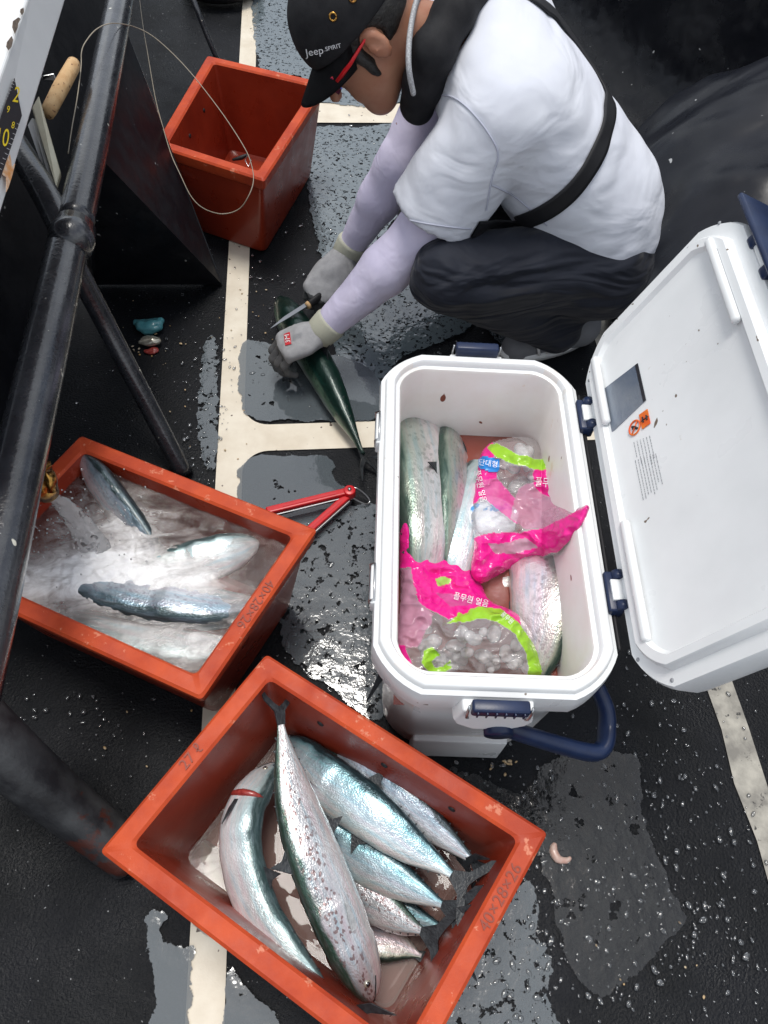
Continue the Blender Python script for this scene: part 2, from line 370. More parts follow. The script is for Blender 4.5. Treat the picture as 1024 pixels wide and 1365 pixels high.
def film(name, col, rough, opacity, spec_ior=1.8, bump=.3, bscale=30, bdist=.01, hole=None, hscale=60, gloss=1.0, vcol=None, shore=False):
    """water / plastic film: fresnel reflection over a partly transparent tinted layer"""
    m = bpy.data.materials.new(name); m.use_nodes = True; t = m.node_tree; N = t.nodes; L = t.links; N.clear()
    o = N.new('ShaderNodeOutputMaterial'); c = N.new('ShaderNodeTexCoord')
    di = N.new('ShaderNodeBsdfDiffuse'); di.inputs['Color'].default_value = (*col, 1)
    tr = N.new('ShaderNodeBsdfTransparent')
    m1 = N.new('ShaderNodeMixShader'); m1.inputs[0].default_value = opacity
    L.new(tr.outputs[0], m1.inputs[1]); L.new(di.outputs[0], m1.inputs[2])
    gl = N.new('ShaderNodeBsdfGlossy'); gl.inputs['Roughness'].default_value = rough
    fr = N.new('ShaderNodeFresnel'); fr.inputs['IOR'].default_value = spec_ior
    m2 = N.new('ShaderNodeMixShader'); L.new(fr.outputs[0], m2.inputs[0]); L.new(m1.outputs[0], m2.inputs[1]); L.new(gl.outputs[0], m2.inputs[2])
    n = N.new('ShaderNodeTexNoise'); n.inputs['Scale'].default_value = bscale; n.inputs['Detail'].default_value = 3
    L.new(c.outputs['Object'], n.inputs['Vector'])
    bn = N.new('ShaderNodeBump'); bn.inputs['Strength'].default_value = bump; bn.inputs['Distance'].default_value = bdist
    L.new(n.outputs['Fac'], bn.inputs['Height'])
    for x in (di, gl, fr): L.new(bn.outputs['Normal'], x.inputs['Normal'])
    last = m2
    if hole is not None:
        n2 = N.new('ShaderNodeTexNoise'); n2.inputs['Scale'].default_value = hscale; n2.inputs['Detail'].default_value = 4; n2.inputs['Roughness'].default_value = .65
        L.new(c.outputs['Object'], n2.inputs['Vector'])
        r = N.new('ShaderNodeMapRange'); r.inputs['From Min'].default_value = hole; r.inputs['From Max'].default_value = hole+.015
        if shore:
            ad_ = N.new('ShaderNodeAttribute'); ad_.attribute_name = 'depth'
            n4 = N.new('ShaderNodeTexNoise'); n4.inputs['Scale'].default_value = 26; n4.inputs['Detail'].default_value = 7; n4.inputs['Roughness'].default_value = .62; L.new(c.outputs['Object'], n4.inputs['Vector'])
            q1 = N.new('ShaderNodeMath'); q1.operation = 'MULTIPLY_ADD'; q1.inputs[1].default_value = -26.0; L.new(ad_.outputs['Fac'], q1.inputs[0]); L.new(n4.outputs['Fac'], q1.inputs[2])
            q2 = N.new('ShaderNodeMath'); q2.operation = 'ADD'; q2.inputs[1].default_value = hole-.52; L.new(q1.outputs[0], q2.inputs[0])
            q3 = N.new('ShaderNodeMath'); q3.operation = 'MAXIMUM'; L.new(n2.outputs['Fac'], q3.inputs[0]); L.new(q2.outputs[0], q3.inputs[1])
            L.new(q3.outputs[0], r.inputs['Value'])
        else: L.new(n2.outputs['Fac'], r.inputs['Value'])
        m3_ = N.new('ShaderNodeMixShader'); L.new(r.outputs['Result'], m3_.inputs[0]); L.new(m2.outputs[0], m3_.inputs[1])
        t2 = N.new('ShaderNodeBsdfTransparent'); L.new(t2.outputs[0], m3_.inputs[2]); last = m3_
    if vcol:
        at_ = N.new('ShaderNodeAttribute'); at_.attribute_name = vcol
        L.new(at_.outputs['Color'], di.inputs['Color']); L.new(at_.outputs['Alpha'], m1.inputs[0])
    L.new(last.outputs[0], o.inputs['Surface'])
    return m
M['puddle'] = film('puddle_water_sky', (.11, .13, .145), .05, .75, 1.9, .10, 22, .006, hole=.64, hscale=16, shore=True)  # grey base colour paints in part of the sky reflection
M['puddle_bubbly_sky'] = film('puddle_bubbly_sky', (.15, .185, .205), .08, .85, 2.35, .35, 45, .006, hole=.575, hscale=110, shore=True)  # lighter blue-grey base, also painted sky reflection
M['puddle_dim'] = film('puddle_thin', (.012, .014, .017), .12, .22, 1.6, .3, 40, .006, hole=.62, hscale=30, shore=True)
M['puddle_drops_sky'] = film('puddle_drops_sky', (.12, .14, .155), .10, .75, 1.8, .22, 40, .006, hole=.575, hscale=60, shore=True)  # sky reflection partly painted as grey base here too
M['crate_water'] = film('crate_water', (.36, .29, .26), .04, .5, 1.35, .12, 20, .006)
M['blood_water'] = film('blood_water', (.30, .08, .06), .04, .72, 1.35, .15, 25, .006)

def fish_mat(name, back, mid, side, belly, spot, spots=.5, metal=.55, seed=0.0, backw=.22):
    m = bpy.data.materials.new(name); m.use_nodes = True; t = m.node_tree; N = t.nodes; L = t.links
    b = N['Principled BSDF']; b.inputs['Metallic'].default_value = metal; b.inputs['Roughness'].default_value = .29
    b.inputs['Coat Weight'].default_value = .45; b.inputs['Coat Roughness'].default_value = .10
    uv = N.new('ShaderNodeUVMap'); uv.uv_map = 'UVMap'
    sp = N.new('ShaderNodeSeparateXYZ'); L.new(uv.outputs['UV'], sp.inputs[0])
    mp = N.new('ShaderNodeMapping'); mp.inputs['Scale'].default_value = (9, 5, 1); mp.inputs['Location'].default_value = (seed, seed*1.3, 0)
    L.new(uv.outputs['UV'], mp.inputs['Vector'])
    n = N.new('ShaderNodeTexNoise'); n.inputs['Scale'].default_value = 1; n.inputs['Detail'].default_value = 6; L.new(mp.outputs['Vector'], n.inputs['Vector'])
    ma = N.new('ShaderNodeMath'); ma.operation = 'MULTIPLY_ADD'; ma.inputs[1].default_value = .34; L.new(n.outputs['Fac'], ma.inputs[0])
    sb = N.new('ShaderNodeMath'); sb.operation = 'SUBTRACT'; sb.inputs[1].default_value = .17; L.new(sp.outputs['Y'], sb.inputs[0]); L.new(sb.outputs[0], ma.inputs[2])
    cr = N.new('ShaderNodeValToRGB'); e = cr.color_ramp.elements
    e[0].position = 0; e[0].color = (*back, 1); e[1].position = 1; e[1].color = (*belly, 1)
    for ps, c in ((backw, back), (backw+.09, mid), (.55, side), (.78, belly)):
        q = cr.color_ramp.elements.new(ps); q.color = (*c, 1)
    L.new(ma.outputs[0], cr.inputs['Fac'])
    # iridescent sheen streaks
    n2 = N.new('ShaderNodeTexNoise'); n2.inputs['Detail'].default_value = 3; n2.inputs['Scale'].default_value = 1
    mp2 = N.new('ShaderNodeMapping'); mp2.inputs['Scale'].default_value = (5, 14, 1); mp2.inputs['Location'].default_value = (seed*2, 3, 0)
    L.new(uv.outputs['UV'], mp2.inputs['Vector']); L.new(mp2.outputs['Vector'], n2.inputs['Vector'])
    cr2 = N.new('ShaderNodeValToRGB'); e = cr2.color_ramp.elements
    e[0].position = .33; e[0].color = (.55, .85, .95, 1); e[1].position = .68; e[1].color = (1.0, .78, .82, 1)
    q = cr2.color_ramp.elements.new(.5); q.color = (1, 1, .97, 1)
    L.new(n2.outputs['Fac'], cr2.inputs['Fac'])
    mu = N.new('ShaderNodeMix'); mu.data_type = 'RGBA'; mu.blend_type = 'MULTIPLY'; mu.inputs['Factor'].default_value = .55
    L.new(cr.outputs['Color'], mu.inputs['A']); L.new(cr2.outputs['Color'], mu.inputs['B'])
    nb = N.new('ShaderNodeTexNoise'); nb.inputs['Scale'].default_value = 1; nb.inputs['Detail'].default_value = 5; nb.inputs['Roughness'].default_value = .7; nb.inputs['Distortion'].default_value = .5
    mpb = N.new('ShaderNodeMapping'); mpb.inputs['Scale'].default_value = (16, 11, 1); mpb.inputs['Rotation'].default_value = (0, 0, .12); mpb.inputs['Location'].default_value = (seed*3, seed, 0)
    L.new(uv.outputs['UV'], mpb.inputs['Vector']); L.new(mpb.outputs['Vector'], nb.inputs['Vector'])
    rb = N.new('ShaderNodeMapRange'); rb.inputs['From Min'].default_value = .46; rb.inputs['From Max'].default_value = .68; rb.inputs['To Min'].default_value = 0; rb.inputs['To Max'].default_value = .32
    L.new(nb.outputs['Fac'], rb.inputs['Value'])
    mb = N.new('ShaderNodeMix'); mb.data_type = 'RGBA'; L.new(rb.outputs[0], mb.inputs['Factor']); L.new(mu.outputs['Result'], mb.inputs['A']); mb.inputs['B'].default_value = (mid[0]*.7, mid[1]*.7, mid[2]*.75, 1)
    mu = mb
    # spots along the flank
    mp3 = N.new('ShaderNodeMapping'); mp3.inputs['Scale'].default_value = (56, 17, 1); mp3.inputs['Rotation'].default_value = (0, 0, .25); 
    nd = N.new('ShaderNodeTexNoise'); nd.inputs['Scale'].default_value = 30; nd.inputs['Detail'].default_value = 2; L.new(uv.outputs['UV'], nd.inputs['Vector'])
    vm = N.new('ShaderNodeVectorMath'); vm.operation = 'MULTIPLY_ADD'; vm.inputs[1].default_value = (.025, .04, 0); L.new(nd.outputs['Color'], vm.inputs[0]); L.new(uv.outputs['UV'], vm.inputs[2])
    L.new(vm.outputs[0], mp3.inputs['Vector'])
    vo = N.new('ShaderNodeTexVoronoi'); vo.inputs['Scale'].default_value = 1; L.new(mp3.outputs['Vector'], vo.inputs['Vector'])
    ls = N.new('ShaderNodeMapRange'); ls.inputs['From Min'].default_value = .40; ls.inputs['From Max'].default_value = .30; L.new(vo.outputs['Distance'], ls.inputs['Value'])
    bd = N.new('ShaderNodeMapRange'); bd.inputs['From Min'].default_value = .18; bd.inputs['From Max'].default_value = .3; L.new(sp.outputs['Y'], bd.inputs['Value'])
    bd2 = N.new('ShaderNodeMapRange'); bd2.inputs['From Min'].default_value = .62; bd2.inputs['From Max'].default_value = .5; L.new(sp.outputs['Y'], bd2.inputs['Value'])
    k1 = N.new('ShaderNodeMath'); k1.operation = 'MULTIPLY'; L.new(ls.outputs[0], k1.inputs[0]); L.new(bd.outputs[0], k1.inputs[1])
    k2 = N.new('ShaderNodeMath'); k2.operation = 'MULTIPLY'; L.new(k1.outputs[0], k2.inputs[0]); L.new(bd2.outputs[0], k2.inputs[1])
    k3 = N.new('ShaderNodeMath'); k3.operation = 'MULTIPLY'; k3.inputs[1].default_value = spots; L.new(k2.outputs[0], k3.inputs[0])
    mx_ = N.new('ShaderNodeMix'); mx_.data_type = 'RGBA'; L.new(k3.outputs[0], mx_.inputs['Factor']); L.new(mu.outputs['Result'], mx_.inputs['A']); mx_.inputs['B'].default_value = (*spot, 1)
    L.new(mx_.outputs['Result'], b.inputs['Base Color'])
    # scale and flesh-fold bump
    mp4 = N.new('ShaderNodeMapping'); mp4.inputs['Scale'].default_value = (130, 60, 1); L.new(uv.outputs['UV'], mp4.inputs['Vector'])
    vo2 = N.new('ShaderNodeTexVoronoi'); vo2.inputs['Scale'].default_value = 1; L.new(mp4.outputs['Vector'], vo2.inputs['Vector'])
    mp5 = N.new('ShaderNodeMapping'); mp5.inputs['Scale'].default_value = (26, 7, 1); mp5.inputs['Rotation'].default_value = (0, 0, .5); L.new(uv.outputs['UV'], mp5.inputs['Vector'])
    n5 = N.new('ShaderNodeTexNoise'); n5.inputs['Scale'].default_value = 1; n5.inputs['Detail'].default_value = 4; L.new(mp5.outputs['Vector'], n5.inputs['Vector'])
    ad = N.new('ShaderNodeMath'); ad.operation = 'MULTIPLY_ADD'; ad.inputs[1].default_value = .25; L.new(vo2.outputs['Distance'], ad.inputs[0]); L.new(n5.outputs['Fac'], ad.inputs[2])
    bn = N.new('ShaderNodeBump'); bn.inputs['Strength'].default_value = .38; bn.inputs['Distance'].default_value = .0035
    L.new(ad.outputs[0], bn.inputs['Height']); L.new(bn.outputs['Normal'], b.inputs['Normal'])
    return m
FM = {
 'silver': fish_mat('fish_silver', (.03, .05, .055), (.30, .38, .45), (.72, .74, .78), (.85, .85, .85), (.22, .17, .22), .35, seed=1.0),
 'white': fish_mat('fish_pale', (.05, .09, .09), (.42, .55, .56), (.80, .83, .86), (.88, .90, .92), (.5, .5, .55), .1, seed=2.0, backw=.19, metal=.35),
 'spotted': fish_mat('fish_spotted', (.03, .07, .05), (.40, .40, .42), (.62, .62, .64), (.78, .78, .78), (.17, .085, .08), .8, seed=3.0, backw=.22),
 'blue': fish_mat('fish_blue', (.02, .05, .06), (.22, .42, .47), (.60, .69, .74), (.78, .78, .74), (.3, .36, .45), .35, seed=4.0, backw=.22),
 'green': fish_mat('fish_green', (.008, .028, .022), (.010, .045, .034), (.09, .17, .11), (.32, .36, .33), (.005, .014, .012), .8, seed=5.0, backw=.35, metal=.35),
 'mottled': fish_mat('fish_mottled', (.04, .08, .06), (.26, .32, .26), (.66, .63, .64), (.80, .76, .77), (.12, .16, .13), .35, seed=8.0, backw=.12),
 'darkgreen': fish_mat('fish_dark', (.010, .03, .025), (.05, .11, .10), (.35, .42, .42), (.6, .62, .62), (.02, .04, .03), .4, seed=6.0, backw=.45, metal=.4),
 'pink': fish_mat('fish_pinkish', (.02, .05, .04), (.30, .33, .26), (.72, .60, .66), (.80, .78, .74), (.25, .18, .2), .5, seed=7.0, backw=.18),
}

# ------------------------------------------------------------------ the setting
def inpoly(x, y, P):
    r = np.zeros(np.shape(x), bool); n = len(P); j_ = n-1
    for i in range(n):
        xi, yi = P[i]; xj, yj = P[j_]
        c = ((yi > y) != (yj > y)) & (x < (xj-xi)*(y-yi)/((yj-yi) if yj != yi else 1e-9)+xi); r ^= c; j_ = i
    return r
def polydist(x, y, P):
    d = np.full(np.shape(x), 1e9); n = len(P)
    for i in range(n):
        ax_, ay_ = P[i]; bx, by = P[(i+1) % n]; vx, vy = bx-ax_, by-ay_
        t = np.clip(((x-ax_)*vx+(y-ay_)*vy)/max(vx*vx+vy*vy, 1e-9), 0, 1); d = np.minimum(d, np.hypot(x-ax_-t*vx, y-ay_-t*vy))
    return d
def puddle(px_poly, z, m):
    """thin film of water on the deck; 'depth' falls to zero at its shore"""
    C = [at(q.x, q.y, z) for q in catmull([Vector((*q, 0)) for q in px_poly], 5, True)]; P = [(c.x, c.y) for c in C]
    st = .008; xs = np.arange(min(p[0] for p in P)-.02, max(p[0] for p in P)+.02, st); ys = np.arange(min(p[1] for p in P)-.02, max(p[1] for p in P)+.02, st)
    X, Y = np.meshgrid(xs, ys); sh = X.shape; d = polydist(X.ravel(), Y.ravel(), P)*np.where(inpoly(X.ravel(), Y.ravel(), P), 1, -1)
    k = (d > -.02).reshape(sh); q = k[:-1, :-1] & k[1:, :-1] & k[:-1, 1:] & k[1:, 1:]; I, J = np.nonzero(q); n = sh[1]
    F = np.stack([I*n+J, I*n+J+1, (I+1)*n+J+1, (I+1)*n+J], 1); used = np.unique(F); idx = -np.ones(X.size, int); idx[used] = np.arange(len(used))
    V = np.stack([X.ravel()[used], Y.ravel()[used], np.full(len(used), z)], 1)
    me = mesh_of(V, idx[F]); a = me.attributes.new('depth', 'FLOAT', 'POINT'); a.data.foreach_set('value', d[used].astype(np.float32))
    return tag(obj('puddle', me, m), kind='structure')
bm = bmesh.new(); bmesh.ops.create_grid(bm, x_segments=2, y_segments=2, size=6, matrix=Matrix.Translation((0, 3, 0)))
tag(obj('deck', bm, M['deck'], smooth=False), kind='structure')

# painted stripes on the deck : ladder with filleted panels
XL, XR, WL = -0.1986, 0.7024, 0.0545
def fillet_panel(x0, x1, y0, y1, r, n=6):
    pts = []
    for cx, cy, a0 in ((x1-r, y1-r, 0), (x0+r, y1-r, 90), (x0+r, y0+r, 180), (x1-r, y0+r, 270)):
        for k in range(n+1):
            a = R(a0+90*k/n); pts.append((cx+r*math.cos(a), cy+r*math.sin(a)))
    return pts
def stripe_mesh():
    bm = bmesh.new()
    x0, x1 = XL-WL/2, XR+WL/2
    xa, xb = XL+WL/2, XR-WL/2
    bars = [(b-h, b+h) for b, h in ((-1.2, .035), (.9837, .036), (2.2613, .055), (4.2, .05))]
    z = .003
    def q(a, b, c, d):
        bm.faces.new([bm.verts.new((*p, z)) for p in (a, b, c, d)])
    q((x0, -1.6), (xa, -1.6), (xa, 5), (x0, 5))
    q((xa, bars[1][0]), (xb, bars[1][0]), (xb, bars[1][1]), (xa, bars[1][1]))
    q((xa, bars[2][0]), (xb, bars[2][0]), (xb, bars[2][1]), (xa, bars[2][1]))
    r = .055
    for (yb, s) in ((bars[1][0], -1), (bars[1][1], 1), (bars[2][0], -1), (bars[2][1], 1)):
        for (xc, sx) in ((xa, 1), (xb, -1)):
            arc = [(xc, yb)]
            for k in range(9):
                a = R(90*k/8); arc.append((xc+sx*r*(1-math.cos(a)), yb+s*r*(1-math.sin(a))))
            vs = [bm.verts.new((*p, z)) for p in arc]
            bm.faces.new(vs)
    for f in bm.faces:
        f.normal_update()
        if f.normal.z < 0: f.normal_flip()
    return bm
tag(obj('deck_stripe', stripe_mesh(), M['line'], smooth=False), kind='structure')
bm = bmesh.new()
rr = random.Random(3); e1 = []; e2 = []
for k in range(60):
    y = -1.5+k*.09
    e1.append((XR-WL/2+rr.uniform(-.006, .004), y)); e2.append((XR+WL/2+rr.uniform(-.005, .005), y))
vs = [bm.verts.new((*p, .003)) for p in e1+e2[::-1]]
f = bm.faces.new(vs); f.normal_update()
if f.normal.z < 0: f.normal_flip()
bmesh.ops.triangulate(bm, faces=bm.faces)
tag(obj('deck_side_stripe', bm, M['line_worn'], smooth=False), kind='structure')

PZ = .0055  # film outlines follow the patches where the wet deck mirrors bright sky
for i, (poly, mm) in enumerate([
    ([(346, -60), (470, -60), (545, 20), (542, 132), (420, 133), (400, 100), (348, 90)], 'puddle_bubbly_sky'),
    ([(418, 170), (480, 169), (538, 170), (545, 240), (520, 300), (492, 330), (470, 345), (452, 350), (432, 345), (422, 310), (412, 260), (413, 200)], 'puddle_bubbly_sky'),
    ([(440, 440), (480, 400), (520, 380), (560, 350), (640, 390), (620, 440), (560, 465), (525, 485), (515, 520), (480, 500), (456, 480)], 'puddle_bubbly_sky'),
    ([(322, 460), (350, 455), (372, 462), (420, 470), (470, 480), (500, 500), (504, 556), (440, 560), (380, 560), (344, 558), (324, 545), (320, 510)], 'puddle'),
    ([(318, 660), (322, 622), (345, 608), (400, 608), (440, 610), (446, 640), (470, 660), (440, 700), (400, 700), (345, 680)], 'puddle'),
    ([(420, 715), (460, 680), (510, 680), (512, 800), (510, 950), (470, 940), (440, 915), (400, 890), (378, 850), (382, 790), (405, 745)], 'puddle_drops_sky'),
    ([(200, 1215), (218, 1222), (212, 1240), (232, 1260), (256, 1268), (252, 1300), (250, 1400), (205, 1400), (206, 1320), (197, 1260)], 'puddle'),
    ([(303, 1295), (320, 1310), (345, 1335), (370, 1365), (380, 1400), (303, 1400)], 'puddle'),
    ([(640, 1240), (690, 1180), (715, 1190), (712, 1240), (732, 1280), (725, 1330), (760, 1400), (590, 1400), (605, 1300)], 'puddle_drops_sky'),
    ([(600, 1020), (700, 1060), (740, 1010), (845, 1010), (856, 1090), (872, 1130), (892, 1180), (912, 1230), (880, 1260), (840, 1300), (800, 1330), (760, 1290), (742, 1230), (735, 1180), (700, 1120), (640, 1060)], 'puddle_dim'),
    ([(288, 452), (289, 520), (286, 620), (272, 612), (262, 560), (270, 500), (274, 455)], 'puddle_drops_sky'),
    ([(655, 400), (720, 410), (700, 470), (650, 440)], 'puddle_drops_sky'),
]):
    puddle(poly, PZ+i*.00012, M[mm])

# black bulwark on the left and its upright web plate under the rail
def wall(name, pts, th, m, label, cat):
    o = obj(name, slab_bm(pts, th), m, smooth=False); bevel(o, .004); tag(o, label, cat); return o
wall('bulwark', [(-.66, -1.2, 0), (-.66, 4.2, 0), (-.80, 4.2, .62), (-.80, -1.2, .62)], .04, M['black_paint'],
     'low black painted bulwark along the left side of the deck behind the rail', 'bulwark')
wall('web_plate', [at(292, 378, .004), at(120, 378, .004), at(112, 330, .30), at(120, 200, .45), at(165, 45, .44)], .012, M['black_paint'],
     'black triangular steel plate under the rail beside the upper orange crate', 'plate')
0 and wall('sill', [(-.70, -.9, .10), (-.37, -.9, .10), (-.36, .16, .10), (-.70, .15, .10)], .099, M['black_paint'],
     'low black raised sill at the lower left corner of the deck', 'sill')

def far_hull():
    # curved inner hull skin on the far right: floor fillet then wall leaning outwards
    prof = [(0, 0), (.06, .004), (.13, .03), (.19, .09), (.24, .2), (.30, .45), (.36, .9)]
    prof = [Vector((a, 0, b)) for a, b in prof]; prof = catmull(prof, 5)
    bm = bmesh.new(); rows = []
    for j in range(60):
        t = j/59
        y = -1.0+t*5.5; base = 1.13+.10*math.sin(t*5)
        if y > 1.4: base -= (y-1.4)*.30
        rows.append([bm.verts.new((base+p.x, y, p.z+.004)) for p in prof])
    for j in range(59):
        for k in range(len(prof)-1): bm.faces.new((rows[j][k], rows[j+1][k], rows[j+1][k+1], rows[j][k+1]))
    bmesh.ops.solidify(bm, geom=bm.faces[:], thickness=.015)
    bmesh.ops.recalc_face_normals(bm, faces=bm.faces)
    return bm
tag(obj('hull_side', far_hull(), M['hull_paint']), 'glossy black curved inner hull side at the upper right, flecked with dried spray', 'hull side')

def cover_sdf(P):
    d = ellip(P, (1.30, 1.62, .0), (.52, .50, .42))
    d = smin(d, ellip(P, (1.05, 1.30, .0), (.34, .26, .25)), .15)
    w = fbm(P*np.array([1, 1, .5]), 5, 3, 3)
    r = np.sin((P[..., 0]*14+P[..., 1]*9+fbm(P, 3, 2, 9)*5))
    d = d+w*.03+r*.010*(P[..., 2] > -1)
    return smax(d, -(P[..., 2]-.006), .01)
tag(obj('vinyl_cover', sdf_mesh(cover_sdf, (.62, 1.0, -.02), (1.9, 2.2, .5), .014, relax=3), M['vinyl']),
    'dark smooth vinyl cover bulging behind the squatting person at the right edge', 'cover')

# ------------------------------------------------------------------ rails
def rail_thing(name, pts, rad, label, cat, m='rail', group=None, seg=20, sm=6, lump=0):
    P = catmull(pts, sm); n = len(P)
    if isinstance(rad, (list, tuple)):
        rad = [rad[0]+(rad[1]-rad[0])*k/(n-1) for k in range(n)]
    o = obj(name, tube_bm(P, rad, seg), M[m]); tag(o, label, cat, group); return o
RZ = .45
j = at(92, 330, RZ)
top = at(190, -150, RZ); bot = at(-75, 1080, RZ)
rt = thing('side_rail', at(90, 350, RZ), 'long black painted pipe rail running up the left side, chipped and shiny', 'rail')
obj('upper_pipe', tube_bm(catmull([top, at(162, -10, RZ), at(128, 165, RZ), at(100, 300, RZ)], 8), .030, 24), M['rail'], rt)
obj('lower_pipe', tube_bm(catmull([at(93, 312, RZ-.012), at(66, 440, RZ), at(30, 600, RZ), at(-4, 760, RZ), bot], 8), .0325, 24), M['rail'], rt)
obj('weld_bead', tube_bm([at(101, 302, RZ), at(96, 318, RZ), at(92, 332, RZ-.008)], [.033, .0375, .034], 24), M['rail'], rt)
rail_thing('rail_brace', [at(152, 28, RZ-.02), at(200, 150, .28), at(243, 275, .12), at(277, 368, .012)], .019,
           'black diagonal pipe brace running down to the deck left of the upper orange crate', 'brace', group='braces under the rail')
rail_thing('rail_brace', [at(92, 338, RZ-.03), at(140, 430, .28), at(200, 545, .12), at(246, 632, .006)], [.019, .019],
           'scuffed black diagonal pipe brace reaching the deck behind the water-filled crate', 'brace', group='braces under the rail')
rail_thing('rail_brace', [at(92, 322, RZ-.01), at(62, 262, RZ+.01), at(28, 205, RZ+.02), at(-60, 60, RZ+.04)], .024,
           'short black pipe brace passing under the white board to the rail joint', 'brace', group='braces under the rail')
rail_thing('rail_brace', [at(-70, 930, .30), at(20, 1015, .20), at(90, 1075, .10), at(175, 1142, .01)], [.044, .036],
           'thick black pipe brace with worn reddish patches beside the nearest orange crate', 'brace', m='rail_scuffed', group='braces under the rail')
rail_thing('thin_rod', [at(236, -50, .30), at(258, 0, .25), at(274, 42, .18), at(292, 85, .1)], .008,
           'thin black rod leaning beyond the upper orange crate', 'rod')
# black rubber fender ring at the top
bm = bmesh.new()
fc = at(292, -35, .06)
tube_bm([fc+Vector((.105*math.cos(a), .105*math.sin(a), 0)) for a in [2*math.pi*k/28 for k in range(29)]], .05, 16, bm)
tag(obj('tyre_fender', bm, M['dark']), 'black rubber tyre lying on the deck at the top edge', 'tyre')

# ------------------------------------------------------------------ text
def text_polys(s, size=1.0, extr=0.0):
    cu = bpy.data.curves.new('t', 'FONT'); cu.body = s; cu.size = size; cu.align_x = 'CENTER'; cu.align_y = 'CENTER'; cu.extrude = extr
    cu.resolution_u = 3
    o = bpy.data.objects.new('t', cu); COL.objects.link(o)
    dg = bpy.context.evaluated_depsgraph_get(); me = bpy.data.meshes.new_from_object(o.evaluated_get(dg))
    bpy.data.objects.remove(o); bpy.data.curves.remove(cu)
    return me
def text_on(s, fn, m, parent, name='lettering', label=None, extr=0.0, bold=0):
    """fn maps local (x, y, z) of the text block (1 unit = text height) to world"""
    me = text_polys(s, 1.0, extr)
    for v in me.vertices: v.co = fn(v.co.x, v.co.y, v.co.z)
    o = obj(name, me, m, parent, smooth=False)
    if label: o['label'] = label
    return o

# ------------------------------------------------------------------ orange crates
def inset_quad(Q, d):
    c = sum(Q, Vector((0, 0, 0)))/4; res = []
    n = len(Q)
    for i in range(n):
        p = Q[i]; a = (Q[(i-1) % n]-p); b = (Q[(i+1) % n]-p); a.z = b.z = 0; la = a.normalized(); lb = b.normalized()
        s = math.sqrt(max(1-(la.dot(lb))**2, 1e-6))
        res.append(p+(la+lb)*(d/s))
    return res
def atz(Q, z): return [Vector((q.x, q.y, z)) for q in Q]
def arcq(Q, r, n=4):
    """rounded quad loop"""
    res = []; N = len(Q)
    for i in range(N):
        p = Q[i]; a = (Q[(i-1) % N]-p).normalized(); b = (Q[(i+1) % N]-p).normalized()
        p0 = p+a*r; p1 = p+b*r
        for k in range(n+1):
            t = k/n; res.append(p0*(1-t)**2+p*2*t*(1-t)+p1*t*t)
    return res
def crate(quad, label, z=.25, lip=.028, name='plastic_crate'):
    Q = [Vector((q.x, q.y, z)) for q in quad]
    c = sum(Q, Vector())/4
    t = thing(name, (c.x, c.y, .0), label, 'crate', 'orange plastic fish crates')
    L = lambda ins, zz, r: arcq(atz(inset_quad(Q, ins), zz), r)
    loops = [L(.040, .008, .022), L(.038, .014, .02), L(.012, z-.034, .012), L(.0045, z-.030, .010), L(.002, z-.026, .009), L(.0, z-.004, .007), L(.004, z, .006),
             L(lip-.004, z, .008), L(lip, z-.004, .010), L(lip+.020, .026, .022), L(lip+.028, .018, .026)]
    o = obj('tub', loft_bm(loops), M['orange'], t); o.data.materials.append(M['orange_wet_shaded'])
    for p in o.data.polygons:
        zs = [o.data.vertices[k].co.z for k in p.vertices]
        if min(zs) < z-.036: p.material_index = 1  # walls below the lip take the copy with shade in its colour
    o.modifiers.new('es', 'EDGE_SPLIT').split_angle = R(38)
    return t, Q
def edge_text(s, A, B, lip, m, parent, size, u0=.5, flip=False, depth=.0008):
    """lettering moulded on the rim between corners A and B, reading from A to B"""
    ex = (B-A).normalized(); ey = Vector((0, 0, 1)).cross(ex)
    if flip: pass
    mid = A.lerp(B, u0)
    def fn(x, y, z): return mid+ex*x*size+ey*(y*size)+ey*lip+Vector((0, 0, depth+z*size))
    return text_on(s, fn, m, parent, extr=.03)
# nearest crate: corners left, top, right, bottom
c3l, c3t, c3r = at(132, 1135, .25), at(355, 871, .25), at(731, 1110, .25)
c3b = c3l+(c3r-c3t)*1.0
crate3, Q3 = crate([c3l, c3b, c3r, c3t], 'nearest orange crate on the deck, half full of silver fish with black tails')
edge_text('40×28×26', c3b, c3r, .0135, M['orange_mark'], crate3, .021, .69)
edge_text('27 ℓ', c3l, c3t, -.0135, M['orange_mark'], crate3, .021, .47)
c1t, c1r, c1b = at(107, 579, .25), at(423, 705, .25), at(268, 932, .25)
c1l = c1b+(c1t-c1r)
crate1, Q1 = crate([c1l, c1b, c1r, c1t], 'orange crate at left under the brass tap, brimming with foaming water and fish')
edge_text('40×28×26', c1r, c1b, -.0135, M['orange_mark'], crate1, .021, .5)
c2n, c2l, c2t, c2r = at(352, 240, .25), at(212, 199, .25), at(276, 73, .25), at(436, 110, .25)
c2l = at(205, 193, .25)
crate2, Q2 = crate([c2l, c2n, c2r, c2t], 'empty orange crate at the top beside the rail, standing over the white stripe')
def hole(parent, p, nrm, r=.006, deep=.012):
    bm = bmesh.new(); nrm = Vector(nrm).normalized()
    rot = nrm.to_track_quat('Z', 'Y').to_matrix().to_4x4()
    bmesh.ops.create_cone(bm, cap_ends=True, segments=14, radius1=r, radius2=r*.8, depth=.003, matrix=Matrix.Translation(p) @ rot)
    o = obj('drain_hole', bm, M['dark'], parent)
